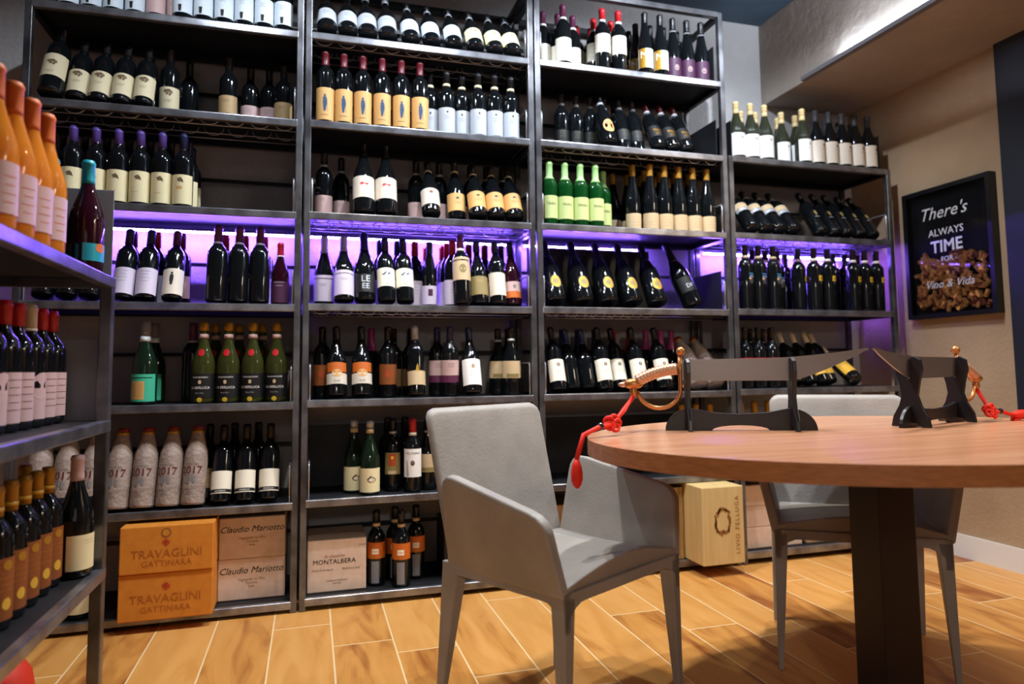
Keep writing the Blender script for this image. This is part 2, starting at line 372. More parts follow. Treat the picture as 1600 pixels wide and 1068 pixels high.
def rad_at(prof, z):
    for (z0, r0), (z1, r1) in zip(prof, prof[1:]):
        if z0 <= z <= z1: return r0+(r1-r0)*(z-z0)/max(z1-z0, 1e-6)
    return prof[-1][1]
def cyl_patch(mb, prof, z0, z1, a0, a1, m, off=.0012, nz=2, na=14, zmap=None):
    vs = []; fs = []
    for j in range(nz+1):
        z = z0+(z1-z0)*j/nz; r = rad_at(prof, z)+off
        for i in range(na+1):
            a = a0+(a1-a0)*i/na; vs.append((r*sin(a), -r*cos(a), z))
    w_ = na+1
    for j in range(nz):
        for i in range(na): fs.append((j*w_+i, j*w_+i+1, (j+1)*w_+i+1, (j+1)*w_+i))
    mb.add(vs, fs, m, True)
def cyl_shape(mb, prof, pts, faces, m, off=.0011):
    """flat decal (x arc metres, z) wrapped round the bottle front"""
    vs = []
    for (x, z) in pts:
        r = rad_at(prof, z)+off; a = x/r; vs.append((r*sin(a), -r*cos(a), z))
    mb.add(vs, faces, m, True)
STY = {}
def style(name, kind, glass, cap=None, capz=.225, collar=None, labels=(), decals=(), sc=1.0, cone=None):
    """labels: (z0,z1,half angle deg,mat); decals: ('ell',cx,cz,rx,rz,mat) ('rect',x0,x1,z0,z1,mat) ('poly',pts,mat) ('text',s,size,cx,cz,mat)"""
    prof = [(z*sc, r*sc) for z, r in PROF[kind]]
    d = {}
    d['glass_body' if kind != 'wrapped' else 'paper_wrap'] = MB().lathe(prof, glass, 28).mesh(name+'_glass')
    H = prof[-1][0]
    if cap:
        cz = capz*sc
        pr = [(cz, rad_at(prof, cz)+.0006)]+[(z, r+.0008) for z, r in prof if z > cz+.002]
        pr.append((H+.0012, prof[-1][1]*.98))
        d['capsule'] = MB().lathe(pr, cap, 16).mesh(name+'_capsule')
    if collar:
        z0, z1, cm = collar; pr = [(z0*sc, rad_at(prof, z0*sc)+.0015), (z1*sc, rad_at(prof, z1*sc)+.0015)]
        d['neck_band'] = MB().lathe(pr, cm, 16).mesh(name+'_band')
    groups = []
    for (z0, z1, ha, m) in labels:
        if z1-z0 < .006: continue
        mb = MB(); cyl_patch(mb, prof, z0*sc, z1*sc, -rad(ha), rad(ha), m); groups.append([z0*sc-.002, z1*sc+.002, mb])
    for q in decals:
        cz = {'ell': lambda: q[2], 'rect': lambda: (q[3]+q[4])/2, 'poly': lambda: sum(p[1] for p in q[1])/len(q[1]), 'text': lambda: q[4]}[q[0]]()
        for g in groups:
            if g[0] <= cz <= g[1]: mb = g[2]; break
        else:
            mb = MB(); groups.append([cz-.042, cz+.042, mb])
        if q[0] == 'ell':
            _, cx, cz, rx, rz, m = q; n = 16
            cyl_shape(mb, prof, [(cx+rx*cos(2*pi*i/n), cz+rz*sin(2*pi*i/n)) for i in range(n)]+[(cx, cz)], [(i, (i+1) % n, n) for i in range(n)], m, .0017)
        elif q[0] == 'rect':
            _, xa, xb, za, zb, m = q
            n = max(1, int(abs(xb-xa)/.006)); vs = []; fs = []
            for i in range(n+1): x = xa+(xb-xa)*i/n; vs += [(x, za), (x, zb)]
            for i in range(n): fs.append((2*i, 2*i+2, 2*i+3, 2*i+1))
            cyl_shape(mb, prof, vs, fs, m, .0016)
        elif q[0] == 'poly': cyl_shape(mb, prof, q[1], [tuple(range(len(q[1])))], q[2], .0019)
        elif q[0] == 'text':
            _, s_, size, cx, cz, m = q; vs, fs = text_geo(s_, size)
            cyl_shape(mb, prof, [(x+cx, z+cz) for x, z in vs], fs, m, .0021)
    for k, g in enumerate(groups): d['paper_label' if k == 0 else 'paper_label~%d' % k] = g[2].mesh(name+'_label')
    STY[name] = dict(parts=d, r=max(r for z, r in prof), h=H)
def lines(z0, n, w_, m, dz=.007, h=.0012):
    return [('rect', -w_/2*(1-.25*(i % 2)), w_/2*(1-.25*(i % 2)), z0-i*dz, z0-i*dz+h, m) for i in range(n)]
G, K = C, M_ink
bird = [('poly', [(-.010, .112), (.004, .118), (.012, .110), (.016, .096), (.008, .100), (-.004, .100)], C['vine'])]
style('sail', 'bordeaux', M_blackg, C['purple'], .24, None, [(.012, .133, 82, C['cream'])], bird+[('rect', -.020, .006, .050, .052, C['tan'])])
style('sail_cream', 'bordeaux', M_blackg, C['capblue'], .24, None, [(.012, .128, 82, C['cream'])], bird+[('rect', -.012, .010, .070, .082, C['orangelab'])])
fig = [('ell', 0, .118, .0045, .006, C['blue']), ('poly', [(-.007, .112), (.007, .112), (.009, .085), (.004, .055), (.002, .050), (-.004, .050), (-.008, .085)], C['blue']), ('rect', .009, .0105, .050, .105, C['blue']), ('rect', -.016, .016, .034, .036, C['brown'])]
style('figure', 'tall', M_blackg, C['winered'], .258, None, [(.014, .152, 80, C['orangelab'])], fig)
style('greyband', 'bordeaux', M_blackg, C['capblack'], .245, (.232, .243, C['cream']), [(.010, .125, 80, C['greypaper'])], [('ell', 0, .105, .004, .005, K)]+lines(.088, 3, .030, C['grey']))
grape = [('ell', -.008, .120, .009, .007, C['vine']), ('ell', .004, .122, .008, .006, C['brown']), ('ell', .012, .116, .007, .008, C['vine']), ('ell', -.002, .110, .006, .006, C['vine']), ('ell', .008, .105, .004, .005, C['brown'])]
style('grapehigh', 'bordeaux', M_blackg, C['capblack'], .24, None, [(.055, .150, 80, C['parchment'])], [(q[0], q[1], q[2]+.012)+q[3:] for q in grape]+lines(.085, 2, .03, C['vine']), sc=1.14)
style('grape', 'bordeaux', M_blackg, C['capblack'], .24, None, [(.022, .125, 80, C['parchment'])], [(q[0], q[1], q[2]-.012)+q[3:] for q in grape]+lines(.070, 2, .03, C['vine']))
style('glyph', 'bordeaux', M_blackg, C['capblack'], .24, None, [(.030, .130, 82, C['paleblue'])], [('poly', [(-.006, .034), (.004, .034), (.006, .062), (-.008, .062)], K)]+lines(.110, 3, .024, C['grey']))
style('plainpale', 'bordeaux', M_blackg, C['capblack'], .24, None, [(.025, .115, 80, C['pinkish'])], lines(.100, 3, .03, C['grey']))
style('silvercap', 'burgundy', M_blackg, C['silver'], .268, None, [(.040, .118, 78, C['greypaper'])], lines(.100, 4, .036, C['grey']))
style('paledome', 'burgundy', M_blackg, C['capblack'], .245, (.236, .246, C['silver']), [(.036, .115, 78, C['paleblue'])], lines(.098, 3, .030, C['grey']))
style('creamdome', 'burgundy', M_blackg, C['capblack'], .245, (.236, .246, C['silver']), [(.036, .115, 78, C['cream'])], [('ell', 0, .092, .006, .006, C['gold'])]+lines(.075, 2, .030, C['grey']))
style('hare', 'burgundy', M_blackg, C['capblack'], .24, None, [(.052, .140, 80, C['paper'])], [('poly', [(-.020, .120), (-.012, .128), (.006, .122), (.020, .126), (.012, .114), (-.014, .114)], C['red'])], sc=1.12)
style('brownlab', 'burgundy', M_blackg, C['capblack'], .245, (.236, .245, C['cream']), [(.034, .120, 80, C['orangelab'])], [('ell', 0, .095, .008, .006, C['brown'])]+lines(.075, 2, .034, C['brown']))
style('crest', 'burgundy', M_blackg, C['capblack'], .245, (.236, .245, C['cream']), [(.034, .120, 80, C['paper'])], [('ell', 0, .098, .009, .008, C['amberlab'])]+lines(.078, 2, .034, C['grey']))
style('banded', 'bordeaux', M_blackg, C['capblack'], .245, (.230, .241, C['silver']), [(.02, .10, 75, C['pinkish'])], lines(.085, 2, .03, C['grey']))
style('creamtall', 'bordeaux', M_blackg, C['mauve'], .240, (.228, .238, C['white']), [(.016, .128, 80, C['ivory'])], lines(.112, 6, .044, C['tan'], .015))
style('redcream', 'bordeaux', M_blackg, C['red'], .246, (.234, .244, C['white']), [(.075, .165, 80, C['ivory'])], lines(.150, 4, .044, C['grey'], .018))
style('goldm', 'flute', M_blackg, C['capblack'], .262, None, [(.030, .125, 80, C['ivory'])], [('rect', -.046, -.012, .030, .125, C['gold']), ('text', 'M', .052, -.020, .092, C['ivory']), ('ell', .016, .055, .004, .004, C['yellow'])]+lines(.105, 2, .02, C['grey']))
style('purplelab', 'flute', M_blackg, C['capblack'], .255, (.245, .252, C['grey']), [(.012, .105, 85, C['purplelab'])], [('ell', 0, .055, .012, .014, C['pinkish']), ('ell', 0, .055, .009, .011, C['purplelab']), ('ell', 0, .058, .006, .004, C['pinkish']), ('ell', 0, .048, .008, .003, C['pinkish'])])
style('blacktilt', 'bordeaux', M_blackg, C['capblack'], .25, (.236, .248, C['silver']), [(.05, .11, 70, C['black'])], lines(.100, 3, .03, C['olivelab'], .012))
style('goldtilt', 'bordeaux', M_blackg, C['winered'], .25, (.236, .248, C['silver']), [(.05, .12, 70, C['black'])], [('text', 'Vajra', .022, 0, .090, C['gold'])]+lines(.070, 2, .03, C['gold']))
style('orangeoval', 'burgundy', M_blackg, C['capblack'], .25, (.238, .250, C['silver']), [(.030, .034, 60, C['deeporange'])], [('ell', 0, .085, .030, .038, C['orangelab']), ('rect', -.012, .012, .104, .107, C['red']), ('rect', -.016, .016, .096, .099, C['red']), ('rect', -.010, .010, .088, .091, C['red']), ('rect', -.014, .014, .066, .068, C['brown'])])
style('green', 'bordeaux', M_brightgreen, C['limecap'], .215, None, [(.030, .135, 80, C['lime'])], [('text', 'Nobis', .018, 0, .098, C['vine'])])
style('goldneck', 'flute', M_blackg, C['goldfoil'], .262, None, [(.006, .080, 85, C['tan'])], lines(.066, 4, .044, C['kraft'], .014), sc=1.02)
style('oval', 'champagne', M_blackg, C['capblack'], .22, None, [(.02, .022, 50, C['black'])], [('ell', 0, .085, .026, .034, C['olivelab']), ('ell', 0, .085, .022, .030, C['gold']), ('ell', 0, .085, .014, .016, C['olivelab'])], sc=1.1)
style('magnum', 'champagne', M_blackg, C['capblack'], .22, None, [(.06, .13, 60, C['black'])], [('text', 'DP', .03, 0, .095, C['silver'])], sc=1.12)
style('ring', 'bordeaux', M_blackg, C['capblack'], .24, None, [(.035, .135, 80, C['ivory'])], [('ell', 0, .112, .0085, .0085, K), ('ell', 0, .112, .0045, .0045, C['tan'])]+lines(.080, 2, .03, C['brown']), sc=1.02)
style('whiteround', 'burgundy', M_clearg, C['corkish'], .235, (.262, .265, C['gold']), [(.014, .128, 82, C['white'])], [('ell', .004, .105, .0075, .0075, C['grey']), ('ell', .004, .105, .0035, .0035, C['white'])]+lines(.083, 1, .026, C['grey']))
style('shaderound', 'burgundy', M_blackg, C['darkgrey'], .235, None, [(.014, .128, 82, C['paper'])], [('ell', .010, .105, .0075, .0075, C['brown'])]+[('rect', -.008, .024, .083, .0845, C['brown'])])  # whiteround in darker, browner colours: shade of the ceiling drop painted in
style('tiltband', 'bordeaux', M_blackg, C['capblack'], .25, (.238, .246, C['silver']), [(.130, .165, 85, C['tan']), (.108, .128, 85, C['silver'])], lines(.118, 1, .05, C['darkgrey']), sc=1.04)
style('goldshield', 'bordeaux', M_blackg, C['capblack'], .25, None, [(.05, .052, 40, C['black'])], [('poly', [(-.008, .135), (.008, .135), (.009, .115), (0, .100), (-.009, .115)], C['olivelab']), ('rect', -.014, .014, .090, .094, C['silver'])])
style('bluelab', 'tall', M_blackg, C['capblack'], .268, (.255, .268, C['tan']), [(.120, .125, 10, C['black'])], [('rect', -.014, .014, .135, .175, C['darkgrey']), ('rect', -.014, .014, .155, .178, C['skyblue']), ('poly', [(-.014, .158), (-.004, .168), (.004, .160), (.010, .167), (.014, .158)], C['white']), ('rect', -.014, .014, .147, .155, C['orangelab'])]+lines(.140, 3, .022, C['grey'], .006))
style('yellowlab', 'tall', M_blackg, C['capblack'], .268, (.255, .268, C['ivory']), [(.120, .125, 10, C['black'])], [('rect', -.014, .014, .150, .178, C['yellow']), ('ell', 0, .164, .006, .008, C['gold'])]+lines(.142, 2, .018, C['grey'], .006))
style('plaindark', 'tall', M_blackg, C['capblack'], .258)
style('plainbord', 'bordeaux', M_blackg, C['capblack'], .235)
style('darkred', 'bordeaux', M_blackg, C['winered'], .235, None, [(.03, .12, 75, C['pinkish'])], lines(.105, 3, .03, C['brown']))
style('lilac', 'bordeaux', M_blackg, C['capblue'], .235, None, [(.012, .120, 80, C['lilac'])], lines(.105, 4, .036, C['grey'], .014))
style('lilacred', 'bordeaux', M_blackg, C['red'], .235, None, [(.012, .120, 80, C['lilac'])], lines(.105, 4, .036, C['grey'], .014))
style('trooper', 'bordeaux', M_blackg, C['mauve'], .235, None, [(.012, .120, 80, C['paper'])], [('ell', 0, .100, .004, .005, K), ('poly', [(-.006, .094), (.006, .094), (.007, .075), (.003, .050), (-.004, .050), (-.008, .075)], K)])
style('embossed', 'bordeaux', M_blackg, C['mauve'], .235, (.226, .234, C['silver']), sc=1.06)
style('violetlab', 'burgundy', M_redg, C['red'], .235, (.230, .236, C['white']), [(.01, .11, 85, C['purplelab'])], lines(.090, 2, .04, C['lilac'], .014), sc=.86)
style('silverart', 'champagne', M_blackg, C['capblue'], .235, None, [(.03, .11, 70, C['black'])], [('text', 'LE', .040, 0, .088, C['silver']), ('text', 'EE', .034, 0, .055, C['silver'])])
style('scroll', 'bordeaux', M_blackg, C['capblue'], .235, None, [(.060, .145, 80, C['ivory'])], [('poly', [(-.022, .116), (-.004, .126), (.010, .122), (.022, .124), (.008, .112), (-.012, .110)], C['blue'])]+lines(.095, 2, .03, C['grey'])+[('rect', -.010, .010, .068, .071, C['gold'])])
style('tasting', 'burgundy', M_blackg, C['silver'], .235, (.225, .235, C['silver']), [(.018, .128, 80, C['lilac'])], [('rect', -.05, .05, .112, .115, K)]+lines(.090, 2, .034, C['grey']))
style('bluebox', 'flute', M_blackg, C['capblue'], .262, None, [(.010, .100, 80, C['lilac'])], [('rect', -.010, .010, .045, .075, C['purplelab'])], sc=.9)
style('portrait', 'bordeaux', M_blackg, C['mauve'], .240, (.228, .239, C['paper']), [(.095, .195, 80, C['tan']), (.0, .002, 4, M_blackg)], [('ell', 0, .150, .016, .020, C['olivelab'])], sc=1.04)
style('goldspire', 'burgundy', M_blackg, C['capblue'], .245, None, [(.034, .120, 80, C['olivelab'])], lines(.100, 2, .03, C['tan']))
style('greyspire', 'bordeaux', M_blackg, C['capblue'], .245, None, [(.034, .140, 80, C['paper'])], lines(.125, 2, .03, C['grey']))
style('redlow', 'burgundy', M_redg, C['capblack'], .24, None, [(.030, .060, 82, C['orange']), (.060, .105, 82, C['pinkish'])], [('ell', 0, .082, .007, .009, C['grey'])])
style('halforange', 'burgundy', M_blackg, C['capblack'], .24, None, [(.095, .135, 65, C['orange']), (.045, .090, 78, C['paper'])], [('ell', 0, .090, .022, .016, C['orangelab']), ('text', 'Isola', .014, 0, .058, C['grey'])])
style('darkorange', 'bordeaux', M_blackg, C['capblack'], .24, None, [(.055, .14, 70, C['amberlab'])], [('ell', 0, .100, .012, .015, C['deeporange'])])
style('monk', 'bordeaux', M_blackg, C['silver'], .240, None, [(.040, .100, 80, C['tan'])], [('poly', [(-.008, .098), (.008, .098), (.005, .118), (.001, .130), (-.004, .118)], C['gold'])])
style('pinkdark', 'bordeaux', M_blackg, C['capblue'], .240, None, [(.090, .155, 80, C['pinkish']), (.06, .088, 80, C['mauve'])], lines(.140, 3, .034, C['brown']))
style('bigdome', 'burgundy', M_blackg, C['capblue'], .240, None, [(.030, .145, 80, C['white'])], [('ell', 0, .112, .008, .010, C['kraft'])]+lines(.085, 3, .034, C['grey']))
style('tanolive', 'burgundy', M_blackg, C['capblack'], .250, (.238, .248, C['silver']), [(.075, .150, 80, C['tan'])], [('rect', -.03, .03, .078, .094, C['olivelab'])])
style('greensq', 'champagne', M_greeng, C['grey'], .262, (.240, .260, C['paleblue']), [(.012, .115, 80, C['tealgreen'])], [('rect', -.034, .020, .020, .088, C['orangelab']), ('rect', -.030, .016, .024, .084, C['olivelab']), ('rect', -.05, .05, .100, .103, C['black'])])
style('berluca', 'champagne', M_olive, C['gold'], .285, (.255, .272, C['pinkish']), [(.022, .115, 84, C['black'])],
      [('text', 'LA BERLUCA', .0135, 0, .060, C['white']), ('text', 'FRANCIACORTA', .008, 0, .100, C['white']), ('ell', 0, .082, .006, .008, C['tan']), ('text', 'Brut Oro', .008, 0, .040, C['silver']),
       ('ell', 0, .196, .012, .014, C['red']), ('ell', 0, .014, .010, .009, C['yellow'])], sc=.99)
style('wrapped', 'wrapped', C['wrap'], C['sealred'], .262, (.256, .266, C['gold']), [(.002, .003, 3, C['wrap'])],
      [('text', '2017', .040, 0, .128, C['winered']), ('poly', [(-.018, .105), (-.006, .118), (-.002, .090), (-.008, .074), (-.016, .086)], C['grey']), ('poly', [(.006, .110), (.016, .102), (.014, .080), (.006, .084)], C['grey']),
       ('text', 'etichetta nera', .009, 0, .152, C['darkgrey'])]+lines(.060, 3, .034, C['grey'], .010), sc=1.06)
style('sunrise', 'bordeaux', M_blackg, C['capblack'], .24, None, [(.030, .115, 80, C['ivory'])], [('rect', -.05, .05, .034, .046, K), ('text', 'ottobucce', .010, 0, .040, C['white'])])
style('sunrise_shaded', 'bordeaux', M_blackg, C['capblack'], .24, None, [(.030, .120, 80, C['kraft'])], [('rect', -.05, .05, .030, .044, K)]+lines(.100, 2, .03, C['brown']))  # dim copy of sunrise, shade put into the paper as a kraft tone
style('dragon', 'burgundy', M_greeng, C['silver'], .270, (.248, .266, C['tan']), [(.012, .108, 80, C['cream'])], [('ell', .012, .062, .018, .011, C['brown']), ('ell', .012, .062, .013, .007, C['ivory']), ('poly', [(-.006, .066), (.006, .076), (.014, .080), (.008, .070), (-.002, .060)], C['brown']), ('ell', .016, .058, .009, .006, C['tan'])])
style('redseal', 'bordeaux', M_blackg, C['capblack'], .25, (.238, .248, C['silver']), [(.070, .160, 55, C['olivelab'])], [('rect', -.016, .016, .105, .155, C['deeporange']), ('ell', 0, .140, .006, .007, C['yellow']), ('rect', -.018, .018, .072, .085, C['tan'])])
style('bellabel', 'bordeaux', M_blackg, C['red'], .245, (.232, .244, C['ivory']), [(.062, .178, 68, C['white'])], [('text', 'VOLUSIANO', .012, 0, .160, K), ('ell', 0, .120, .009, .011, C['brown']), ('ell', 0, .124, .005, .005, C['grey']), ('poly', [(-.028, .066), (-.016, .066), (-.022, .130), (-.028, .130)], C['silver'])])
style('orangeband', 'bordeaux', M_blackg, C['capblack'], .25, (.236, .248, C['tan']), [(.110, .175, 78, C['orange'])], [('rect', -.014, .014, .128, .150, C['ivory']), ('rect', -.05, .05, .116, .119, C['gold']), ('text', 'Chianti', .008, 0, .139, C['deeporange']), ('rect', -.016, .016, .012, .100, C['grey'])])
style('redcollar', 'bordeaux', M_blackg, C['capblack'], .24, None, [(.12, .15, 80, C['red'])])
style('yellowtilt', 'bordeaux', M_blackg, C['capbeige'], .235, None, [(.040, .13, 80, C['goldbright'])], lines(.100, 2, .03, C['brown']))
style('bluetint', 'burgundy', M_blackg, C['capblue'], .22)
style('redfoil', 'burgundy', M_blackg, C['red'], .19)
style('violetfoil', 'burgundy', M_blackg, C['magenta'], .20)
style('orangewine', 'burgundy', M_orange, C['orange'], .235, None, [(.030, .120, 70, C['pinkish'])], lines(.100, 4, .03, C['orange'], .016), sc=1.06)
style('tealcap', 'burgundy', M_redg, C['teal'], .235, None, [(.030, .075, 60, C['teal'])], [('ell', 0, .065, .014, .012, C['orange'])])
style('foldlab', 'bordeaux', M_blackg, C['red'], .245, None, [(.020, .135, 70, C['pinkish'])], lines(.110, 5, .034, C['brown'], .016), sc=.94)
style('foldbeige', 'bordeaux', M_blackg, C['capbeige'], .240, (.236, .242, C['ivory']), [(.020, .095, 70, C['pinkish'])], [('ell', .006, .095, .030, .032, C['pinkish'])], sc=.95)
style('amber', 'bordeaux', M_blackg, C['goldfoil'], .235, (.246, .254, C['goldbright']), [(.020, .150, 80, C['amberlab'])], [('ell', 0, .050, .010, .012, C['goldbright']), ('ell', 0, .125, .010, .010, C['gold'])]+lines(.100, 3, .036, C['gold'], .012), sc=.93)
style('plaincream', 'burgundy', M_blackg, C['pinkish'], .235, None, [(.020, .105, 75, C['cream'])], lines(.09, 2, .03, C['tan']))

RECS = []
def bottle(sty, X, Y, Z, tilt=0, rz=0, lean=0):
    root = empty('wine_bottle', (X, Y, Z+STY[sty]['r']*abs(sin(rad(tilt)))+.0008), rot=(-rad(tilt), rad(lean), rad(rz)))
    for nm, me in STY[sty]['parts'].items():
        o = bpy.data.objects.new(nm.split('~')[0], me); COL.objects.link(o); o.parent = root
    return root
def row(b, lv, sty, pxs, desc, y=.024, tilt=0, rz=None, lean=0, zoff=0, up=.12):
    """a run of bottles: photo columns pxs, y = gap between shelf front and the bottle"""
    r = STY[sty]['r']
    for px in pxs:
        z = LV[lv]+DZ[b]; Y = D+y+r*(cos(rad(tilt)) if tilt else 1)
        X = X_at(px, Y+(up*sin(rad(tilt)) if tilt else 0), z+up*cos(rad(tilt)))
        x0, x1 = BAYX[b]; X = min(max(X, x0+PW+r+.012), x1-PW-r-.012)
        o = bottle(sty, X, Y, z+zoff, tilt, (random.uniform(-1, 1) if tilt else random.uniform(-6, 6)-6) if rz is None else (0 if tilt > 20 else rz), lean)
        RECS.append((o, b, lv, desc, X))
SH = {7: 'topmost shelf', 6: 'second shelf down', 5: 'third shelf down', 4: 'violet-lit shelf', 3: 'fifth shelf down', 2: 'sixth shelf down', 1: 'bottom shelf'}
NUM = ['zero', 'one', 'two', 'three', 'four', 'five', 'six', 'seven', 'eight', 'nine', 'ten', 'eleven', 'twelve']
ORD = ['', 'second from left', 'third from left', 'fourth from left', 'fifth from left', 'sixth from left', 'seventh from left', 'eighth from left', 'ninth from left', 'tenth from left', 'eleventh from left']
def relax():
    from collections import defaultdict
    g = defaultdict(list)
    for r in RECS: g[(r[1], r[2])].append(r[0])
    for (b, lv), L in g.items():
        rr = []
        for o in L:
            rr.append(max(max(v.co.x for v in c.data.vertices) for c in o.children)+.0008)
        lo, hi = (BAYX[b][0]+PW+.017, BAYX[b][1]-PW-.018) if b < 4 else (XR-.32, XR-.012)
        for it in range(60):
            mv = False
            for i in range(len(L)):
                for j in range(i+1, len(L)):
                    a, c = L[i], L[j]; d = c.location-a.location; d.z = 0; need = rr[i]+rr[j]; dist = d.length
                    if b < 4 and dist > 1e-5:
                        f_, k_ = (a, c) if d.y > 0 else (c, a)
                        need += max(0, sin(-f_.rotation_euler.x)-sin(-k_.rotation_euler.x))*.17*abs(d.y)/dist
                    if dist < need-1e-4:
                        mv = True; k = (need-dist)/2; d = d.normalized() if dist > 1e-5 else Vector((1, 0, 0))
                        if b < 4:   # slide the rear bottle back rather than moving the front one
                            back = c if d.y > 0 else a; sg = 1 if d.y > 0 else -1
                            if abs(d.y) > .35: back.location += d*sg*2*k
                            else: a.location -= d*k; c.location += d*k
                        else: a.location -= d*k; c.location += d*k
            for i, o in enumerate(L):
                if b < 4:
                    o.location.x = min(max(o.location.x, lo+rr[i]), hi-rr[i]); o.location.y = min(o.location.y, YR-.02-rr[i])
                else: o.location.x = min(max(o.location.x, lo+rr[i]), hi-rr[i]); o.location.y = min(o.location.y, YE-.034-rr[i])
            if not mv: break
def label_recs():
    from collections import defaultdict
    g = defaultdict(list)
    for r in RECS: g[(r[1], r[2], r[3])].append(r)
    for (b, lv, desc), L in g.items():
        L.sort(key=lambda r: r[4]); n = len(L)
        bay = BAYN[b]+' bay' if b < 4 else 'near left rack'
        sh = SH[lv] if b < 4 else {4: 'top shelf', 3: 'middle shelf', 2: 'lower shelf'}[lv]
        for i, r in enumerate(L):
            if n == 1: lab = '%s, %s, %s' % (desc, bay, sh)
            elif i == 0: lab = 'leftmost %s, %s, %s' % (desc, bay, sh)
            elif i == n-1: lab = 'rightmost %s, %s, %s' % (desc, bay, sh)
            else: lab = '%s %s, %s, %s' % (ORD[i], desc, bay, sh)
            tag(r[0], lab, 'bottle', '%s on the %s of the %s' % (desc, sh, bay))
BK = .13; BK2 = .22
# --- left bay
row(0, 7, 'glyph', [303, 333, 364, 393, 421, 449], 'white-labelled bottle with black mark')
row(0, 7, 'plainpale', [243, 276], 'dim pink-labelled bottle', y=.05)
row(0, 7, 'glyph', [120, 151, 180, 210], 'green-white labelled bottle', y=.05)
row(0, 6, 'grapehigh', [80], 'large tilted bottle with vine label', y=-.02, tilt=22)
row(0, 6, 'grape', [123, 158, 193, 228], 'tilted bottle with vine label', y=.01, tilt=20)
row(0, 6, 'grape', [264], 'upright bottle with vine label', y=.10)
row(0, 6, 'plainbord', [243, 272, 280], 'dark unlabelled bottle in back row', y=BK2)
row(0, 6, 'sunrise_shaded', [357], 'bottle with round-topped pale label', y=.12)
row(0, 6, 'plainpale', [392, 419], 'dark bottle with low pale label', y=.20)
row(0, 6, 'sunrise_shaded', [446], 'bottle with pale label beside post', y=.14)
row(0, 5, 'sail', [75, 110, 145, 180, 214, 248], 'violet-capped bottle with sail label', rz=-4)
row(0, 5, 'sail_cream', [284], 'dark-capped bottle with cream bird label', y=.02)
row(0, 5, 'sail_cream', [293], 'cream-labelled bottle in middle row', y=.11)
row(0, 5, 'sail_cream', [299], 'cream-labelled bottle in back row', y=.20)
row(0, 5, 'plainbord', [95, 130, 165, 200, 234, 266], 'dark bottle in back row', y=BK)
row(0, 4, 'lilac', [196], 'tilted lilac-labelled bottle by end post', y=.01, tilt=18)
row(0, 4, 'darkred', [207], 'dark red capped bottle in back row', y=.14)
row(0, 4, 'lilac', [231], 'leaning bottle with broad lilac label', y=.01, tilt=18)
row(0, 4, 'lilacred', [244], 'red-capped bottle in middle row', y=.14)
row(0, 4, 'trooper', [272], 'tilted bottle with black figure label', y=.01, tilt=18)
row(0, 4, 'darkred', [283], 'red-capped bottle behind figure label', y=.14)
row(0, 4, 'embossed', [343, 373, 403], 'large dark embossed bottle', y=.01, tilt=8)
row(0, 4, 'lilacred', [354, 382, 410], 'red-capped bottle behind embossed ones', y=.15)
row(0, 4, 'violetlab', [438], 'small red-capped bottle with violet label', y=.03)
row(0, 4, 'sunrise_shaded', [70, 105, 142], 'tilted bottle half hidden by rack', y=.01, tilt=30)
row(0, 3, 'greensq', [226], 'large bottle with green square label', y=.02, rz=-14)
row(0, 3, 'greensq', [240], 'green-labelled bottle in back row', y=.14, rz=-30)
row(0, 3, 'embossed', [310], 'dark bottle beside the sparkling ones', y=.12)
row(0, 3, 'berluca', [328, 363, 399, 435], 'gold-topped sparkling bottle with black label', y=.016, rz=-8)
row(0, 3, 'berluca', [336, 369, 404], 'gold-topped sparkling bottle in back row', y=.13, rz=-8)
row(0, 2, 'wrapped', [88, 117, 146, 172, 201, 243, 277], 'paper-wrapped bottle dated 2017', y=.0, tilt=10, rz=-10)
row(0, 2, 'sunrise_shaded', [311], 'tilted bottle with shade-toned label', y=.05, tilt=14)
row(0, 2, 'sunrise', [347, 384, 421], 'tilted bottle with rounded cream label', y=.005, tilt=16)
row(0, 2, 'plainbord', [366, 403], 'dark bottle in back row', y=.19)
row(0, 1, 'plaincream', [124], 'cream-labelled bottle beside the orange cartons', y=.03)
# --- second bay
row(1, 7, 'silvercap', [510, 543, 573, 604], 'tilted silver-capped bottle', y=.0, tilt=32)
row(1, 7, 'paledome', [639, 671, 705], 'tilted pale-labelled bottle', y=.0, tilt=32)
row(1, 7, 'creamdome', [738, 771, 803], 'tilted bottle with bright cream label', y=.0, tilt=32)
row(1, 6, 'figure', [506, 537, 567, 597, 627, 656], 'red-capped bottle with figure label', rz=-4)
row(1, 6, 'greyband', [677, 697, 720], 'grey-labelled bottle beside figure labels', y=.05)
row(1, 6, 'greyband', [748, 773, 797], 'grey-labelled bottle nearer the post', y=.024)
row(1, 6, 'greyband', [812], 'grey-labelled bottle behind side guard', y=.10)
row(1, 5, 'banded', [505], 'dim pale-labelled bottle by the post', y=.12)
row(1, 5, 'banded', [533], 'dim bottle set well back', y=.20)
row(1, 5, 'hare', [569, 602], 'large tilted bottle with red hare label', y=.0, tilt=12)
row(1, 5, 'banded', [650, 686], 'collared bottle in back row', y=.15)
row(1, 5, 'crest', [671], 'tilted bottle with crest label', y=.0, tilt=26)
row(1, 5, 'brownlab', [713], 'upright tan-labelled bottle', y=.05, tilt=14)
row(1, 5, 'brownlab', [749, 778, 806], 'tilted bottle with tan and white label', y=.0, tilt=26)
row(1, 5, 'banded', [735, 760, 785], 'dark collared bottle in back row', y=.17)
row(1, 4, 'tasting', [500], 'upright lilac-labelled bottle by the post', y=.03)
row(1, 4, 'tasting', [533], 'tilted bottle with torn pale label', y=.01, tilt=16)
row(1, 4, 'silverart', [567], 'round-shouldered bottle with silver lettering', y=.005, tilt=16)
row(1, 4, 'scroll', [603, 632], 'tilted bottle with blue scroll label', y=.0, tilt=18)
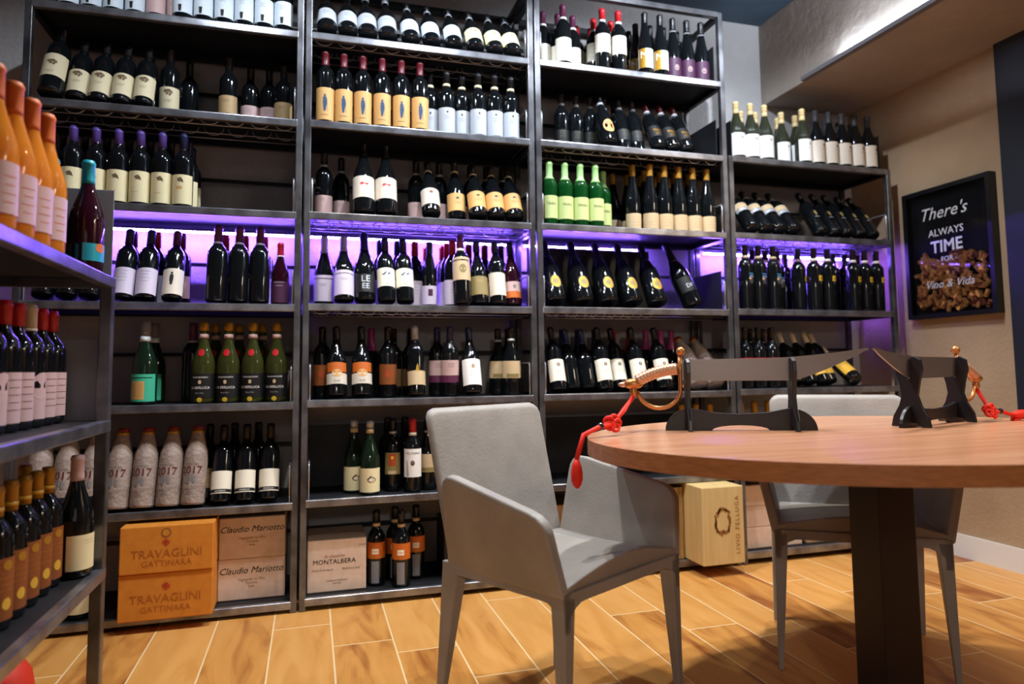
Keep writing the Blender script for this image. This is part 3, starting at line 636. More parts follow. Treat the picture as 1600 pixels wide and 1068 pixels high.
row(1, 4, 'lilac', [594, 622], 'dark-capped bottle behind scroll labels', y=.14)
row(1, 4, 'lilacred', [647], 'red-capped bottle behind scroll labels', y=.14)
row(1, 4, 'bluebox', [671], 'slim bottle with violet square label', y=.06)
for i, (px, yy) in enumerate([(709, .06), (702, .12), (696, .18), (690, .24)]):
    row(1, 4, 'lilacred', [px], ['first red-capped bottle behind portrait label', 'second red-capped bottle behind portrait label', 'third red-capped bottle behind portrait label', 'rearmost red-capped bottle behind portrait label'][i], y=yy)
row(1, 4, 'portrait', [721], 'tall tilted bottle with portrait label', y=-.03, tilt=10)
row(1, 4, 'darkred', [733, 757], 'wine-red capped bottle in back row', y=.15)
row(1, 4, 'goldspire', [747], 'dark bottle with gold spire label', y=.01, tilt=14)
row(1, 4, 'greyspire', [776], 'tilted bottle with grey spire label', y=.0, tilt=14)
row(1, 4, 'plainbord', [783], 'dark bottle behind grey spire label', y=.15)
row(1, 4, 'redlow', [798], 'leaning bottle with pink and orange label', y=.03, tilt=10)
row(1, 3, 'darkorange', [501], 'dim orange-labelled bottle by the post', y=.05)
row(1, 3, 'halforange', [526, 565], 'tilted bottle with orange half-moon label', y=.0, tilt=14)
row(1, 3, 'violetfoil', [580], 'violet-capped dark bottle in back row', y=.15)
row(1, 3, 'darkorange', [606], 'bottle with framed orange label', y=.06)
row(1, 3, 'sunrise_shaded', [634, 622], 'dim bottle in back row', y=.2)
row(1, 3, 'monk', [650], 'silver-capped tilted bottle with pointed label', y=-.005, tilt=12)
row(1, 3, 'pinkdark', [684], 'pink-labelled bottle in middle row', y=.09)
row(1, 3, 'pinkdark', [703], 'pink-labelled bottle near front', y=.03)
row(1, 3, 'bigdome', [736], 'tilted bottle with bright domed label', y=-.01, tilt=16)
row(1, 3, 'tanolive', [782], 'tan-labelled bottle in middle row', y=.09)
row(1, 3, 'tanolive', [799], 'tan-labelled bottle near the side guard', y=.02)
row(1, 3, 'plainbord', [820], 'dark unlabelled bottle by the post', y=.12)
row(1, 2, 'dragon', [553], 'cream-labelled bottle half behind another', y=.09)
row(1, 2, 'dragon', [578], 'front bottle with cream dragon label', y=.02)
row(1, 2, 'redseal', [614], 'bottle with red and olive label', y=.08)
row(1, 2, 'bellabel', [645], 'red-capped bottle with tall white label', y=.03)
row(1, 2, 'tanolive', [667], 'tan-labelled bottle beside the armchair backrest', y=.06)
row(1, 2, 'plainbord', [606, 632], 'dark bottle in back row', y=.18)
row(1, 1, 'orangeband', [588], 'orange-banded bottle next to the carton', y=.07)
row(1, 1, 'orangeband', [627], 'orange-banded bottle at the front', y=.02)
row(1, 1, 'orangeband', [617, 650], 'orange-banded bottle in back row', y=.12)
# --- third bay
row(2, 7, 'creamtall', [880], 'mauve-capped bottle with tall cream label', y=.016)
row(2, 7, 'creamtall', [853, 869, 894], 'mauve-capped bottle in middle row', y=.10)
row(2, 7, 'redcream', [941, 966], 'red-capped bottle with cream label', y=.0, up=.18)
row(2, 7, 'redcream', [928, 955], 'red-capped bottle in middle row', y=.10)
row(2, 7, 'redcream', [917, 908], 'red-capped bottle in back row', y=.19)
row(2, 7, 'goldm', [1008, 1032], 'slim bottle with gold and white label', y=.01)
row(2, 7, 'goldm', [994, 1017, 1037], 'slim dark bottle in middle row', y=.12)
row(2, 7, 'goldm', [983], 'slim dark bottle in back row', y=.2)
row(2, 7, 'purplelab', [1052, 1074, 1096], 'slim bottle with purple label', y=.024)
row(2, 7, 'purplelab', [1062, 1083], 'purple-labelled bottle in back row', y=.14)
row(2, 6, 'blacktilt', [897, 906, 917, 925], 'dark collared bottle standing far left', y=.14)
row(2, 6, 'orangeoval', [945], 'tilted bottle with orange oval label', y=.0, tilt=22)
row(2, 6, 'blacktilt', [960], 'dark collared bottle beside orange oval label', y=.2)
row(2, 6, 'blacktilt', [976, 990], 'dark tilted bottle in middle row', y=.07, tilt=14)
row(2, 6, 'goldtilt', [1020, 1042, 1064], 'dark tilted bottle with gold script', y=.0, tilt=28)
row(2, 5, 'green', [857, 879, 901, 926], 'bright green bottle with lime cap', rz=-4)
row(2, 5, 'green', [943], 'bright green bottle set back', y=.11)
row(2, 5, 'goldneck', [989], 'gold-necked slim bottle set apart', y=.05)
row(2, 5, 'goldneck', [1022, 1046, 1069, 1091, 1113], 'gold-necked slim bottle at front', y=.024)
row(2, 5, 'goldneck', [1008, 1032, 1055, 1077], 'gold-necked slim bottle in middle row', y=.12)
row(2, 5, 'goldneck', [968, 980, 1000, 1022, 1043, 1064], 'gold-necked slim bottle in back row', y=.21)
row(2, 4, 'oval', [862, 905, 943, 980, 1018], 'large tilted bottle with gold oval label', y=.0, tilt=28)
row(2, 4, 'magnum', [1076], 'very large dark bottle leaning right', y=.02, tilt=20, rz=0, lean=-14)
row(2, 3, 'ring', [868, 941], 'tilted bottle with black ring label', y=.0, tilt=20)
row(2, 3, 'bluetint', [892, 915], 'blue-black unlabelled tilted bottle', y=.03, tilt=20)
row(2, 3, 'bluetint', [880, 905, 930], 'blue-black bottle in back row', y=.16)
row(2, 3, 'ring', [963], 'ring-labelled tilted bottle partly hidden', y=.05, tilt=20)
row(2, 3, 'redfoil', [967, 985], 'red-foiled bottle in back row', y=.16)
row(2, 3, 'ring', [995, 1032], 'tilted bottle seen behind the sword handle', y=.0, tilt=20)
row(2, 3, 'violetfoil', [1012, 1030, 1048], 'violet-foiled bottle in back row', y=.15)
row(2, 3, 'wrapped', [1093, 1117], 'paper-wrapped tilted bottle under the blade', y=.0, tilt=40)
row(2, 2, 'goldneck', [1112, 1124, 1135], 'gold-necked bottle by the post', y=.06)
# --- right bay
row(3, 6, 'whiteround', [1152, 1173, 1195], 'cork-topped white wine with round emblem', y=.016, rz=0)
row(3, 6, 'whiteround', [1163, 1184, 1205, 1212], 'white wine in back row', y=.12, rz=0)
row(3, 6, 'whiteround', [1222], 'white wine set back from front row', y=.08, rz=10)
row(3, 6, 'whiteround', [1244], 'smaller-looking white wine beside gap', y=.10, rz=10)
row(3, 6, 'whiteround', [1260], 'last brightly lit white wine at front', y=.012, rz=14)
row(3, 6, 'shaderound', [1284, 1304, 1324, 1344, 1364], 'shade-coloured bottle with round emblem', y=.012, rz=8)
row(3, 6, 'shaderound', [1278, 1298, 1318, 1338, 1358], 'shade-coloured bottle in back row', y=.13, rz=8)
row(3, 5, 'tiltband', [1165, 1183, 1202, 1221], 'steeply tilted bottle with tan band', y=.0, tilt=40)
row(3, 5, 'goldshield', [1268, 1290, 1309], 'tilted dark bottle with gold shield', y=.0, tilt=34)
row(3, 5, 'goldshield', [1329, 1348], 'dim tilted bottle in right corner', y=.02, tilt=34)
row(3, 4, 'bluelab', [1165, 1185, 1208], 'tall bottle with small blue label', y=.01, up=.2, rz=12)
row(3, 4, 'bluelab', [1176, 1196, 1215], 'tall dark bottle behind blue labels', y=.12, up=.2)
row(3, 4, 'plaindark', [1229, 1243], 'dark bottle well back before glow', y=.2, up=.2)
row(3, 4, 'yellowlab', [1254], 'yellow-labelled bottle turned aside', y=.04, up=.2, rz=38)
row(3, 4, 'yellowlab', [1272, 1293], 'tall bottle with bright yellow label', y=.01, up=.2, rz=16)
row(3, 4, 'plaindark', [1304, 1318], 'dark bottle between yellow labels', y=.12, up=.2)
row(3, 4, 'yellowlab', [1333, 1354, 1374], 'tall bottle with dim yellow label', y=.01, up=.2, rz=16)
row(3, 4, 'plaindark', [1342], 'dark bottle in back right row', y=.14, up=.2)
row(3, 3, 'redcollar', [1166, 1185, 1207], 'dark bottle with red band', y=.03)
row(3, 3, 'plainbord', [1175, 1192], 'dark bottle behind red bands', y=.15)
row(3, 3, 'lilacred', [1215], 'red-capped bottle behind sword blade', y=.14)
row(3, 3, 'yellowtilt', [1240, 1256, 1270, 1292], 'beige-capped tilted bottle behind blade', y=.04, tilt=28)
row(3, 3, 'yellowtilt', [1315], 'yellow-labelled tilted bottle showing its base', y=-.01, tilt=55)
row(3, 2, 'goldneck', [1167, 1177, 1189, 1199], 'gold-necked bottle above the rear chair', y=.06)

# ---------------------------------------------------------------- cartons and cases
def carton(name, x0, x1, y0, dep, z, h, m, label, cat='box', texts=(), rz=0, lid=True, group=None, extra=None):
    w_ = x1-x0; root = empty(name, ((x0+x1)/2, y0, z), rad(rz))
    MB().box((-w_/2, 0, 0), (w_/2, dep, h), m).build('carton_body', root, bevel=.004)
    if lid: MB().box((-w_/2-.001, -.001, h*.5), (-w_/2+.001, dep*.6, h*.5+.002), M_ink).box((-w_/2+.002, dep/2-.002, h-.001), (w_/2-.002, dep/2+.002, h+.0006), M_inkbr).build('flap_seam', root)
    for (s_, size, cx, cz, tm, shear) in texts:
        vs, fs = text_geo(s_, size, shear)
        MB().add([(x+cx, -.0012, zz+cz) for x, zz in vs], fs, tm).build('printed_lettering', root)
    if extra: mb = MB(); extra(mb); mb.build('printed_emblem', root)
    return tag(root, label, cat, group)
def emblem(mb, cx, cz, s, m, medal=None):
    if medal:
        n = 24; mb.add([(cx+s*1.3*cos(2*pi*i/n), -.0010, cz+s*2.6+s*1.3*sin(2*pi*i/n)) for i in range(n)], [tuple(range(n))], medal)
        mb.add([(cx+s*.9*cos(2*pi*i/n), -.0012, cz+s*2.6+s*.9*sin(2*pi*i/n)) for i in range(n)], [tuple(range(n))], M_carton)
    # small crest: shield with crown and side plumes
    for poly in ([(-.4, .3), (.4, .3), (.4, -.2), (0, -.7), (-.4, -.2)], [(-.5, .4), (-.55, .9), (-.25, .6), (0, 1), (.25, .6), (.55, .9), (.5, .4)], [(-.5, .2), (-1.1, .5), (-.8, 0), (-1, -.5), (-.45, -.2)], [(.5, .2), (1.1, .5), (.8, 0), (1, -.5), (.45, -.2)], [(-.6, -.75), (.6, -.75), (.5, -.95), (-.5, -.95)]):
        mb.add([(cx+x*s, -.0014, cz+z*s) for x, z in poly], [tuple(range(len(poly)))], m)
zb = LV[1]+DZ[0]+.0008
xa = X_at(185, D-.05, .2); xb = X_at(333, D-.05, .2)
T1 = [('TRAVAGLINI', .042, 0, .075, M_inkora, 0), ('GATTINARA', .030, 0, .038, M_inkora, 0)]
carton('wine_carton', xa, xb, D-.055, .34, zb, .165, M_carton, 'lower orange carton with red crest in the left bay', texts=T1, extra=lambda mb: emblem(mb, 0, .118, .014, M_inkred), group='orange cartons')
carton('wine_carton', xa+.002, xb+.001, D-.062, .34, zb+.1665, .168, M_carton, 'upper orange carton with round seal and red crest in the left bay', texts=[('TRAVAGLINI', .042, 0, .068, M_inkora, 0), ('GATTINARA', .030, 0, .034, M_inkora, 0)], extra=lambda mb: emblem(mb, -.004, .108, .013, M_inkred, M_inkbr), group='orange cartons')
xa = X_at(341, D+.09, .2); xb = X_at(447, D+.09, .2)-.004; xb = min(xb, BAYX[0][1]-PW-.004)
T2 = [('Claudio Mariotto', .034, -.002, .112, M_ink, .35), ('Vignaiolo in Vho', .015, 0, .078, M_inkbr, 0), ('Tortona', .013, 0, .064, M_inkbr, 0), ('Italia', .012, 0, .051, M_inkbr, 0)]
carton('wine_carton', xa, xb, D+.08, .24, zb, .158, M_carton3, 'lower beige carton with black script in the left bay', texts=T2, group='beige script cartons')
carton('wine_carton', xa+.002, xb, D+.075, .24, zb+.1595, .158, M_carton3, 'upper beige carton with black script in the left bay', texts=T2, group='beige script cartons')
zb = LV[1]+DZ[1]+.0008
xa = BAYX[1][0]+PW+.004; xb = X_at(572, D+.06, .15)
carton('wine_carton', xa, xb, D+.055, .24, zb, .205, M_carton3, 'single pale carton with spaced capitals beside orange-banded bottles',
       texts=[('MONTALBERA', .026, -.01, .118, M_ink, 0), ('le classiche', .018, -.01, .140, M_inkbr, .4), ('Ruche di Castagnole', .010, -.055, .088, M_ink, 0), ('Monferrato docg', .010, .055, .088, M_ink, 0), ('Castagnole Monferrato', .009, 0, .045, M_ink, 0), ('Asti Italia', .009, 0, .034, M_ink, 0), ('6 bott.', .010, .10, .178, M_ink, 0)])
carton('wine_carton', .66, .80, D+.06, .22, zb, .16, M_carton3, 'white carton low down seen beneath the armchair', lid=False)
tag(MB().box((.555, D+.08, zb), (.60, D+.26, zb+.24), M_sheet).box((.615, D+.08, zb), (.655, D+.26, zb+.24), C['pinkish']).build('display_panel', bevel=.003), 'dark display case edge right of the orange-banded bottles', 'case')
zb = LV[1]+DZ[2]+.0008
carton('wine_carton', 1.0, 1.28, D+.08, .24, zb, .27, M_carton2, 'brown carton glimpsed between armchair seat and its arm', texts=[('VINO', .04, 0, .14, M_ink, 0)])
# flat wooden cases standing on edge
xs = 1.552
for i, (w_, m_) in enumerate([(.030, M_ply2), (.026, M_ply), (.012, C['ivory']), (.028, M_ply2), (.022, M_ply2)]):
    tag(MB().box((xs, D+.02, zb), (xs+w_-.002, D+.30, zb+.325), m_).build('wooden_case', bevel=.002),
        '%s slim wooden case standing on edge left of the wreath box' % ['leftmost', 'second', 'thin ivory', 'fourth', 'rightmost'][i], 'box', 'slim wooden cases')
    xs += w_
def wreath(mb):
    random.seed(3)
    for i in range(46):
        a = 2*pi*i/46; rr = .040+random.uniform(-.006, .008)
        x, z = rr*.9*cos(a)-.002, .19+rr*1.25*sin(a)
        s = random.uniform(.004, .008)
        mb.add([(x+s*cos(a+t), -.0012, z+s*1.4*sin(a+t)) for t in (0, 1.6, 3.1, 4.7)], [(0, 1, 2, 3)], M_inkbr)
    vs, fs = text_geo('LIVIO FELLUGA', .030, 0, 1.3)
    mb.add([(-z+.072, -.0012, x+.17) for x, z in vs], fs, M_inkbr)
bx0 = X_at(1098, D-.13, .2); bx1 = X_at(1163, D-.13, .2)
carton('wooden_wine_box', bx0, bx1, D-.13, .40, LV[1]+.004, .342, M_ply, 'pale wooden wine box with burnt wreath, jutting from bottom shelf', lid=False, extra=wreath)
zb = LV[1]+DZ[3]+.0008
for i in range(3):
    carton('wine_carton', 2.0, 2.34, D+.05, .26, zb+i*.1005, .10, M_carton3, ['lowest', 'middle', 'topmost'][i]+' flat beige carton of the stack behind the rear chair', lid=False, group='flat beige cartons')
carton('wine_carton', 2.37, 2.68, D+.05, .26, zb, .26, M_carton2, 'brown carton in right bay bottom shelf under the table', lid=False)

# ---------------------------------------------------------------- near left rack
XR, YE, NW = -.51, 2.075, .03
NZ = {4: 1.189, 3: .808, 2: .427}
rk = empty('wine_shelf', (XR-.17, YE, 0))
def RP(mb, name, **k):
    mb.v = [(v[0]-(XR-.17), v[1]-YE, v[2]) for v in mb.v]; return mb.build(name, rk, **k)
RD, YN = .34, .42
for (x, y) in ((XR-NW, YE-NW), (XR-RD, YE-NW), (XR-NW, YN), (XR-RD, YN)):
    RP(MB().box((x, y, 0), (x+NW, y+NW, 1.189), M_steel), 'post', bevel=.003)
for lv, z in NZ.items():
    RP(MB().box((XR-.024, YN+.01, z-.03), (XR+.002, YE-.004, z), M_rail), 'front_rail', bevel=.0035, seg=3)
    RP(MB().box((XR-RD+.01, YN+.01, z-.006), (XR-.024, YE-.01, z-.001), M_sheet).box((XR-RD+.004, YE-.026, z-.03), (XR-.026, YE-.004, z-.0062), M_steel).box((XR-RD, YN+.01, z-.03), (XR-RD+.02, YE-.01, z-.0062), M_steeld), 'shelf_board')
for lv, h in ((4, .24), (3, .215), (2, .185)):
    RP(MB().box((XR-RD+.06, YE-.012, NZ[lv]), (XR-.008, YE-.009, NZ[lv]+h), mat('grey_sheet', srgb('#83868f'), .6)), 'end_panel', bevel=.001)
tag(rk, 'near steel wine rack at the left edge holding orange wines on top', 'shelf')
def nrow(lv, sty, pys, desc, x=.05, rz=65, tilt=0):
    for px in pys:
        z = NZ[lv]; X = XR-x
        Y = min(Y_at(px, X, z+.2), YE-.06)
        o = bottle(sty, X, Y, z, tilt, rz)
        RECS.append((o, 4, lv, desc, -Y if False else Y))
nrow(4, 'orangewine', [-2, 22, 44, 63], 'orange wine bottle', x=.057)
nrow(4, 'tealcap', [84], 'teal-capped bottle beside orange wines', x=.130)
nrow(4, 'tealcap', [97], 'teal-capped bottle in middle of rack', x=.130)
nrow(4, 'tealcap', [146], 'teal-capped dark bottle by the end panel', x=.055)
nrow(3, 'foldbeige', [8, 78], 'beige-capped dark bottle', x=.125)
nrow(3, 'foldlab', [98, 116], 'red-capped bottle with pink label', x=.125)
nrow(3, 'foldlab', [28, 48], 'dark red capped bottle', x=.125)
nrow(2, 'amber', [-6, 16, 36, 55, 72], 'gold-foiled bottle with amber label', x=.095)
nrow(2, 'plaincream', [128], 'pink-capped bottle with cream label', x=.05)
nrow(2, 'amber', [88], 'amber-labelled bottle behind the front row', x=.17)
relax()
label_recs()
rb = MB(); rb.lathe([(0, .05), (.01, .075), (.06, .085), (.12, .075), (.16, .05), (.165, .02)], mat('red_paper', srgb('#c8301c'), .6), 20)
o = rb.build('paper_bag'); o.location = (-.63, 1.66, .0005); tag(o, 'red rounded bag on the floor beneath the near rack shelves', 'bag')
o.location = (-.80, 2.24, .0005)

# ---------------------------------------------------------------- armchairs
def slab(mb, quad, th, m, nu=6, nv=6, bulge=0, M=None, rc=None):
    """padded panel: inner quad (4 pts), thickness vector th, faces bulged along th"""
    q = [Vector(p) for p in quad]; th = Vector(th); vs = []; fs = []
    tn = th.normalized()
    for side in (0, 1):
        for j in range(nv+1):
            for i in range(nu+1):
                u, v = i/nu, j/nv
                if rc:
                    ru, rv = rc; uu = min(u, 1-u)
                    if uu < ru and v > 1-rv:
                        dx, dy = (ru-uu)/ru, (v-(1-rv))/rv; ln = math.hypot(dx, dy)
                        k = max(dx, dy)/ln if ln > 0 else 1; dx *= k; dy *= k
                        uu = ru-dx*ru; v = 1-rv+dy*rv; u = uu if u < .5 else 1-uu
                p = q[0]*(1-u)*(1-v)+q[1]*u*(1-v)+q[2]*u*v+q[3]*(1-u)*v
                bb = bulge*16*u*(1-u)*v*(1-v)*.5
                p = p+th*side+tn*(bb if side else -bb); vs.append(p)
    W_ = nu+1; S = W_*(nv+1)
    for j in range(nv):
        for i in range(nu):
            a = j*W_+i; fs.append((a, a+W_, a+W_+1, a+1)); fs.append((S+a, S+a+1, S+a+W_+1, S+a+W_))
    for i in range(nu): fs.append((i, i+1, S+i+1, S+i)); k = nv*W_+i; fs.append((k+1, k, S+k, S+k+1))
    for j in range(nv): a = j*W_; fs.append((a+W_, a, S+a, S+a+W_)); k = a+nu; fs.append((k, k+W_, S+k+W_, S+k))
    mb.add(vs, fs, m, True, M)
def make_chair():
    r = empty('armchair', (0, 0, 0)); L = M_leather
    hw, hd, SZ = .232, .206, .445
    # seat: shallow saddle cushion
    mb = MB(); n = 12; vs = []; fs = []
    for j in range(n+1):
        for i in range(n+1):
            u, v = i/n, j/n; x = (-1+2*u)*(hw-.018*v); y = -hd-.012+v*(2*hd+.0)
            z = SZ-.006+.038*sin(pi*u)*(1-v)**1.5-.010*sin(pi*v)
            vs.append((x, y, z))
    W_ = n+1
    for j in range(n):
        for i in range(n): a = j*W_+i; fs.append((a, a+1, a+W_+1, a+W_))
    k0 = len(vs)
    for j in range(n+1):
        for i in range(n+1):
            x, y, z = vs[j*W_+i]; vs.append((x, y+(.02 if j == 0 else 0), SZ-.045))
    for j in range(n):
        for i in range(n): a = k0+j*W_+i; fs.append((a, a+W_, a+W_+1, a+1))
    for i in range(n): fs.append((i+1, i, k0+i, k0+i+1)); a = n*W_+i; fs.append((a, a+1, k0+a+1, k0+a))
    for j in range(n): a = j*W_; fs.append((a, a+W_, k0+a+W_, k0+a)); a += n; fs.append((a+W_, a, k0+a, k0+a+W_))
    mb.add(vs, fs, L, True); mb.build('seat', r, bevel=.008, seg=3)
    # backrest leans backwards
    mb = MB(); slab(mb, [(-.225, hd-.02, SZ-.03), (.225, hd-.02, SZ-.03), (.232, hd+.080, .818), (-.232, hd+.080, .818)], (0, .028, .008), L, 14, 14, .004, rc=(.07, .07))
    mb.build('backrest', r, bevel=.013, seg=4)
    # arms: sloping side panels, splayed outwards
    for s in (-1, 1):
        mb = MB()
        q = [(s*(hw-.012), -hd-.008, SZ-.03), (s*(hw-.022), hd-.01, SZ-.03), (s*(hw+.022), hd-.030, .668), (s*(hw+.028), -hd+.012, .598)]
        if s < 0: q = [q[1], q[0], q[3], q[2]]
        slab(mb, q, (s*.028, 0, -.004), L, 14, 14, .003, rc=(.12, .20)); mb.build('armrest', r, bevel=.013, seg=4)
    # apron with arched lower edge on all four sides, flowing into the legs
    def arch(p0, p1, inw, name):
        p0, p1 = Vector(p0), Vector(p1); d = (p1-p0); Ln = d.length; d.normalize(); inw = Vector(inw)
        n = 24; top = []; bot = []
        for i in range(n+1):
            t = i/n; e = min(t, 1-t); z = SZ-.048-.062*max(0, 1-e/.15)**2.2
            top.append(p0+d*Ln*t+Vector((0, 0, SZ-.02))); bot.append(p0+d*Ln*t+Vector((0, 0, z)))
        vs = []
        for i in range(n+1): vs += [top[i], bot[i], top[i]+inw, bot[i]+inw]
        fs = []
        for i in range(n):
            a = 4*i; b = a+4
            fs += [(a, a+1, b+1, b), (a+2, b+2, b+3, a+3), (a+1, a+3, b+3, b+1), (a, b, b+2, a+2)]
        fs += [(0, 2, 3, 1), (4*n, 4*n+1, 4*n+3, 4*n+2)]
        MB().add(vs, fs, L, False).build(name, r, bevel=.003)
    X, Y = hw+.010, hd+.008
    arch((-X, -Y, 0), (X, -Y, 0), (0, .024, 0), 'seat_apron'); arch((-X+.01, Y, 0), (X-.01, Y, 0), (0, -.024, 0), 'seat_apron')
    arch((-X, -Y, 0), (-X, Y, 0), (.024, 0, 0), 'seat_apron'); arch((X, -Y, 0), (X, Y, 0), (-.024, 0, 0), 'seat_apron')
    for sx in (-1, 1):
        for sy in (-1, 1):
            wt = .062 if sy > 0 else .044; tt = .040
            t0 = [(sx*X, sy*Y), (sx*(X-tt), sy*Y), (sx*(X-tt), sy*(Y-wt)), (sx*X, sy*(Y-wt))]
            ex = .012*sx; ey = .030*sy if sy > 0 else 0; b_ = .015
            t1 = [(sx*X+ex*.3, sy*Y+ey), (sx*(X-b_)+ex*.3, sy*Y+ey), (sx*(X-b_)+ex*.3, sy*(Y-b_)+ey), (sx*X+ex*.3, sy*(Y-b_)+ey)]
            vs = [(x, y, SZ-.03) for x, y in t0]+[(x, y, 0) for x, y in t1]
            fs = [(0, 1, 2, 3), (7, 6, 5, 4)]+[((i+1) % 4, i, i+4, (i+1) % 4+4) for i in range(4)]
            if sx*sy < 0: fs = [f[::-1] for f in fs]
            MB().add(vs, fs, L).build('leg', r, bevel=.004, seg=3)
    return r
def copy_tree(o, parent=None):
    c = o.copy(); COL.objects.link(c)
    if parent: c.parent = parent
    for ch in list(o.children): copy_tree(ch, c)
    return c
ch1 = make_chair(); ch2 = copy_tree(ch1)
ch1.location = (.659, 1.782, 0); ch1.rotation_euler.z = rad(28.9)
tag(ch1, 'grey leather armchair in the open, left of the wooden table', 'chair', 'grey leather armchairs')
ch2.location = (1.717, 1.897, 0); ch2.rotation_euler.z = rad(-35.6)
tag(ch2, 'grey leather armchair tucked behind the table, beneath the sword stands', 'chair', 'grey leather armchairs')

# ---------------------------------------------------------------- table
TX, TY, TA, TBB, TZ = 1.488, 1.51, .824, .61, .75
tb = empty('dining_table', (TX, TY, 0))
def half(sgn):
    n = 72; ys = .285
    pts = []
    for i in range(n):
        a = 2*pi*i/n; pts.append((TA*cos(a), TBB*sin(a)))
    cut = [p for p in pts if (p[1]-ys)*sgn > 0]
    xe = TA*math.sqrt(1-(ys/TBB)**2)
    if sgn < 0:
        # order around: start at left seam, go below to right seam
        cut = sorted(cut, key=lambda p: (math.atan2(p[1], p[0])-math.atan2(ys, xe)) % (2*pi))
        cut = [(xe, ys-.0012)]+cut[::-1][::-1]; cut = [c for c in cut]
        cut.append((-xe, ys-.0012))
        a0 = math.atan2(ys, -xe)
        cut = [(-xe, ys-.0012)]+sorted([p for p in cut if abs(p[1]-ys+.0012) > 1e-6], key=lambda p: (math.atan2(p[1], p[0])-a0) % (2*pi))+[(xe, ys-.0012)]
    else:
        a0 = math.atan2(ys, xe)
        cut = [(xe, ys+.0012)]+sorted(cut, key=lambda p: (math.atan2(p[1], p[0])-a0) % (2*pi))+[(-xe, ys+.0012)]
    m = len(cut); mb = MB(); z0, z1 = TZ-.040, TZ
    mb.add([(x, y, z1) for x, y in cut], [tuple(range(m))], M_tablew)
    mb.add([(x, y, z0) for x, y in cut], [tuple(range(m))[::-1]], M_tableedge)
    mb.add([(x, y, z0) for x, y in cut]+[(x, y, z1) for x, y in cut], [(i, (i+1) % m, (i+1) % m+m, i+m) for i in range(m)], M_tableedge)
    return mb
o = half(-1).build('table_leaf', tb); o = half(1).build('table_leaf', tb)
MB().box((-.060, -.032, .0), (.060, .072, TZ-.0455), M_post).build('pedestal', tb, bevel=.003)
MB().box((-.4, -.16, TZ-.045), (.4, .16, TZ-.0405), M_post).build('mounting_plate', tb)
tag(tb, 'oval wooden table with seam and dark steel pedestal, carrying two swords', 'table')

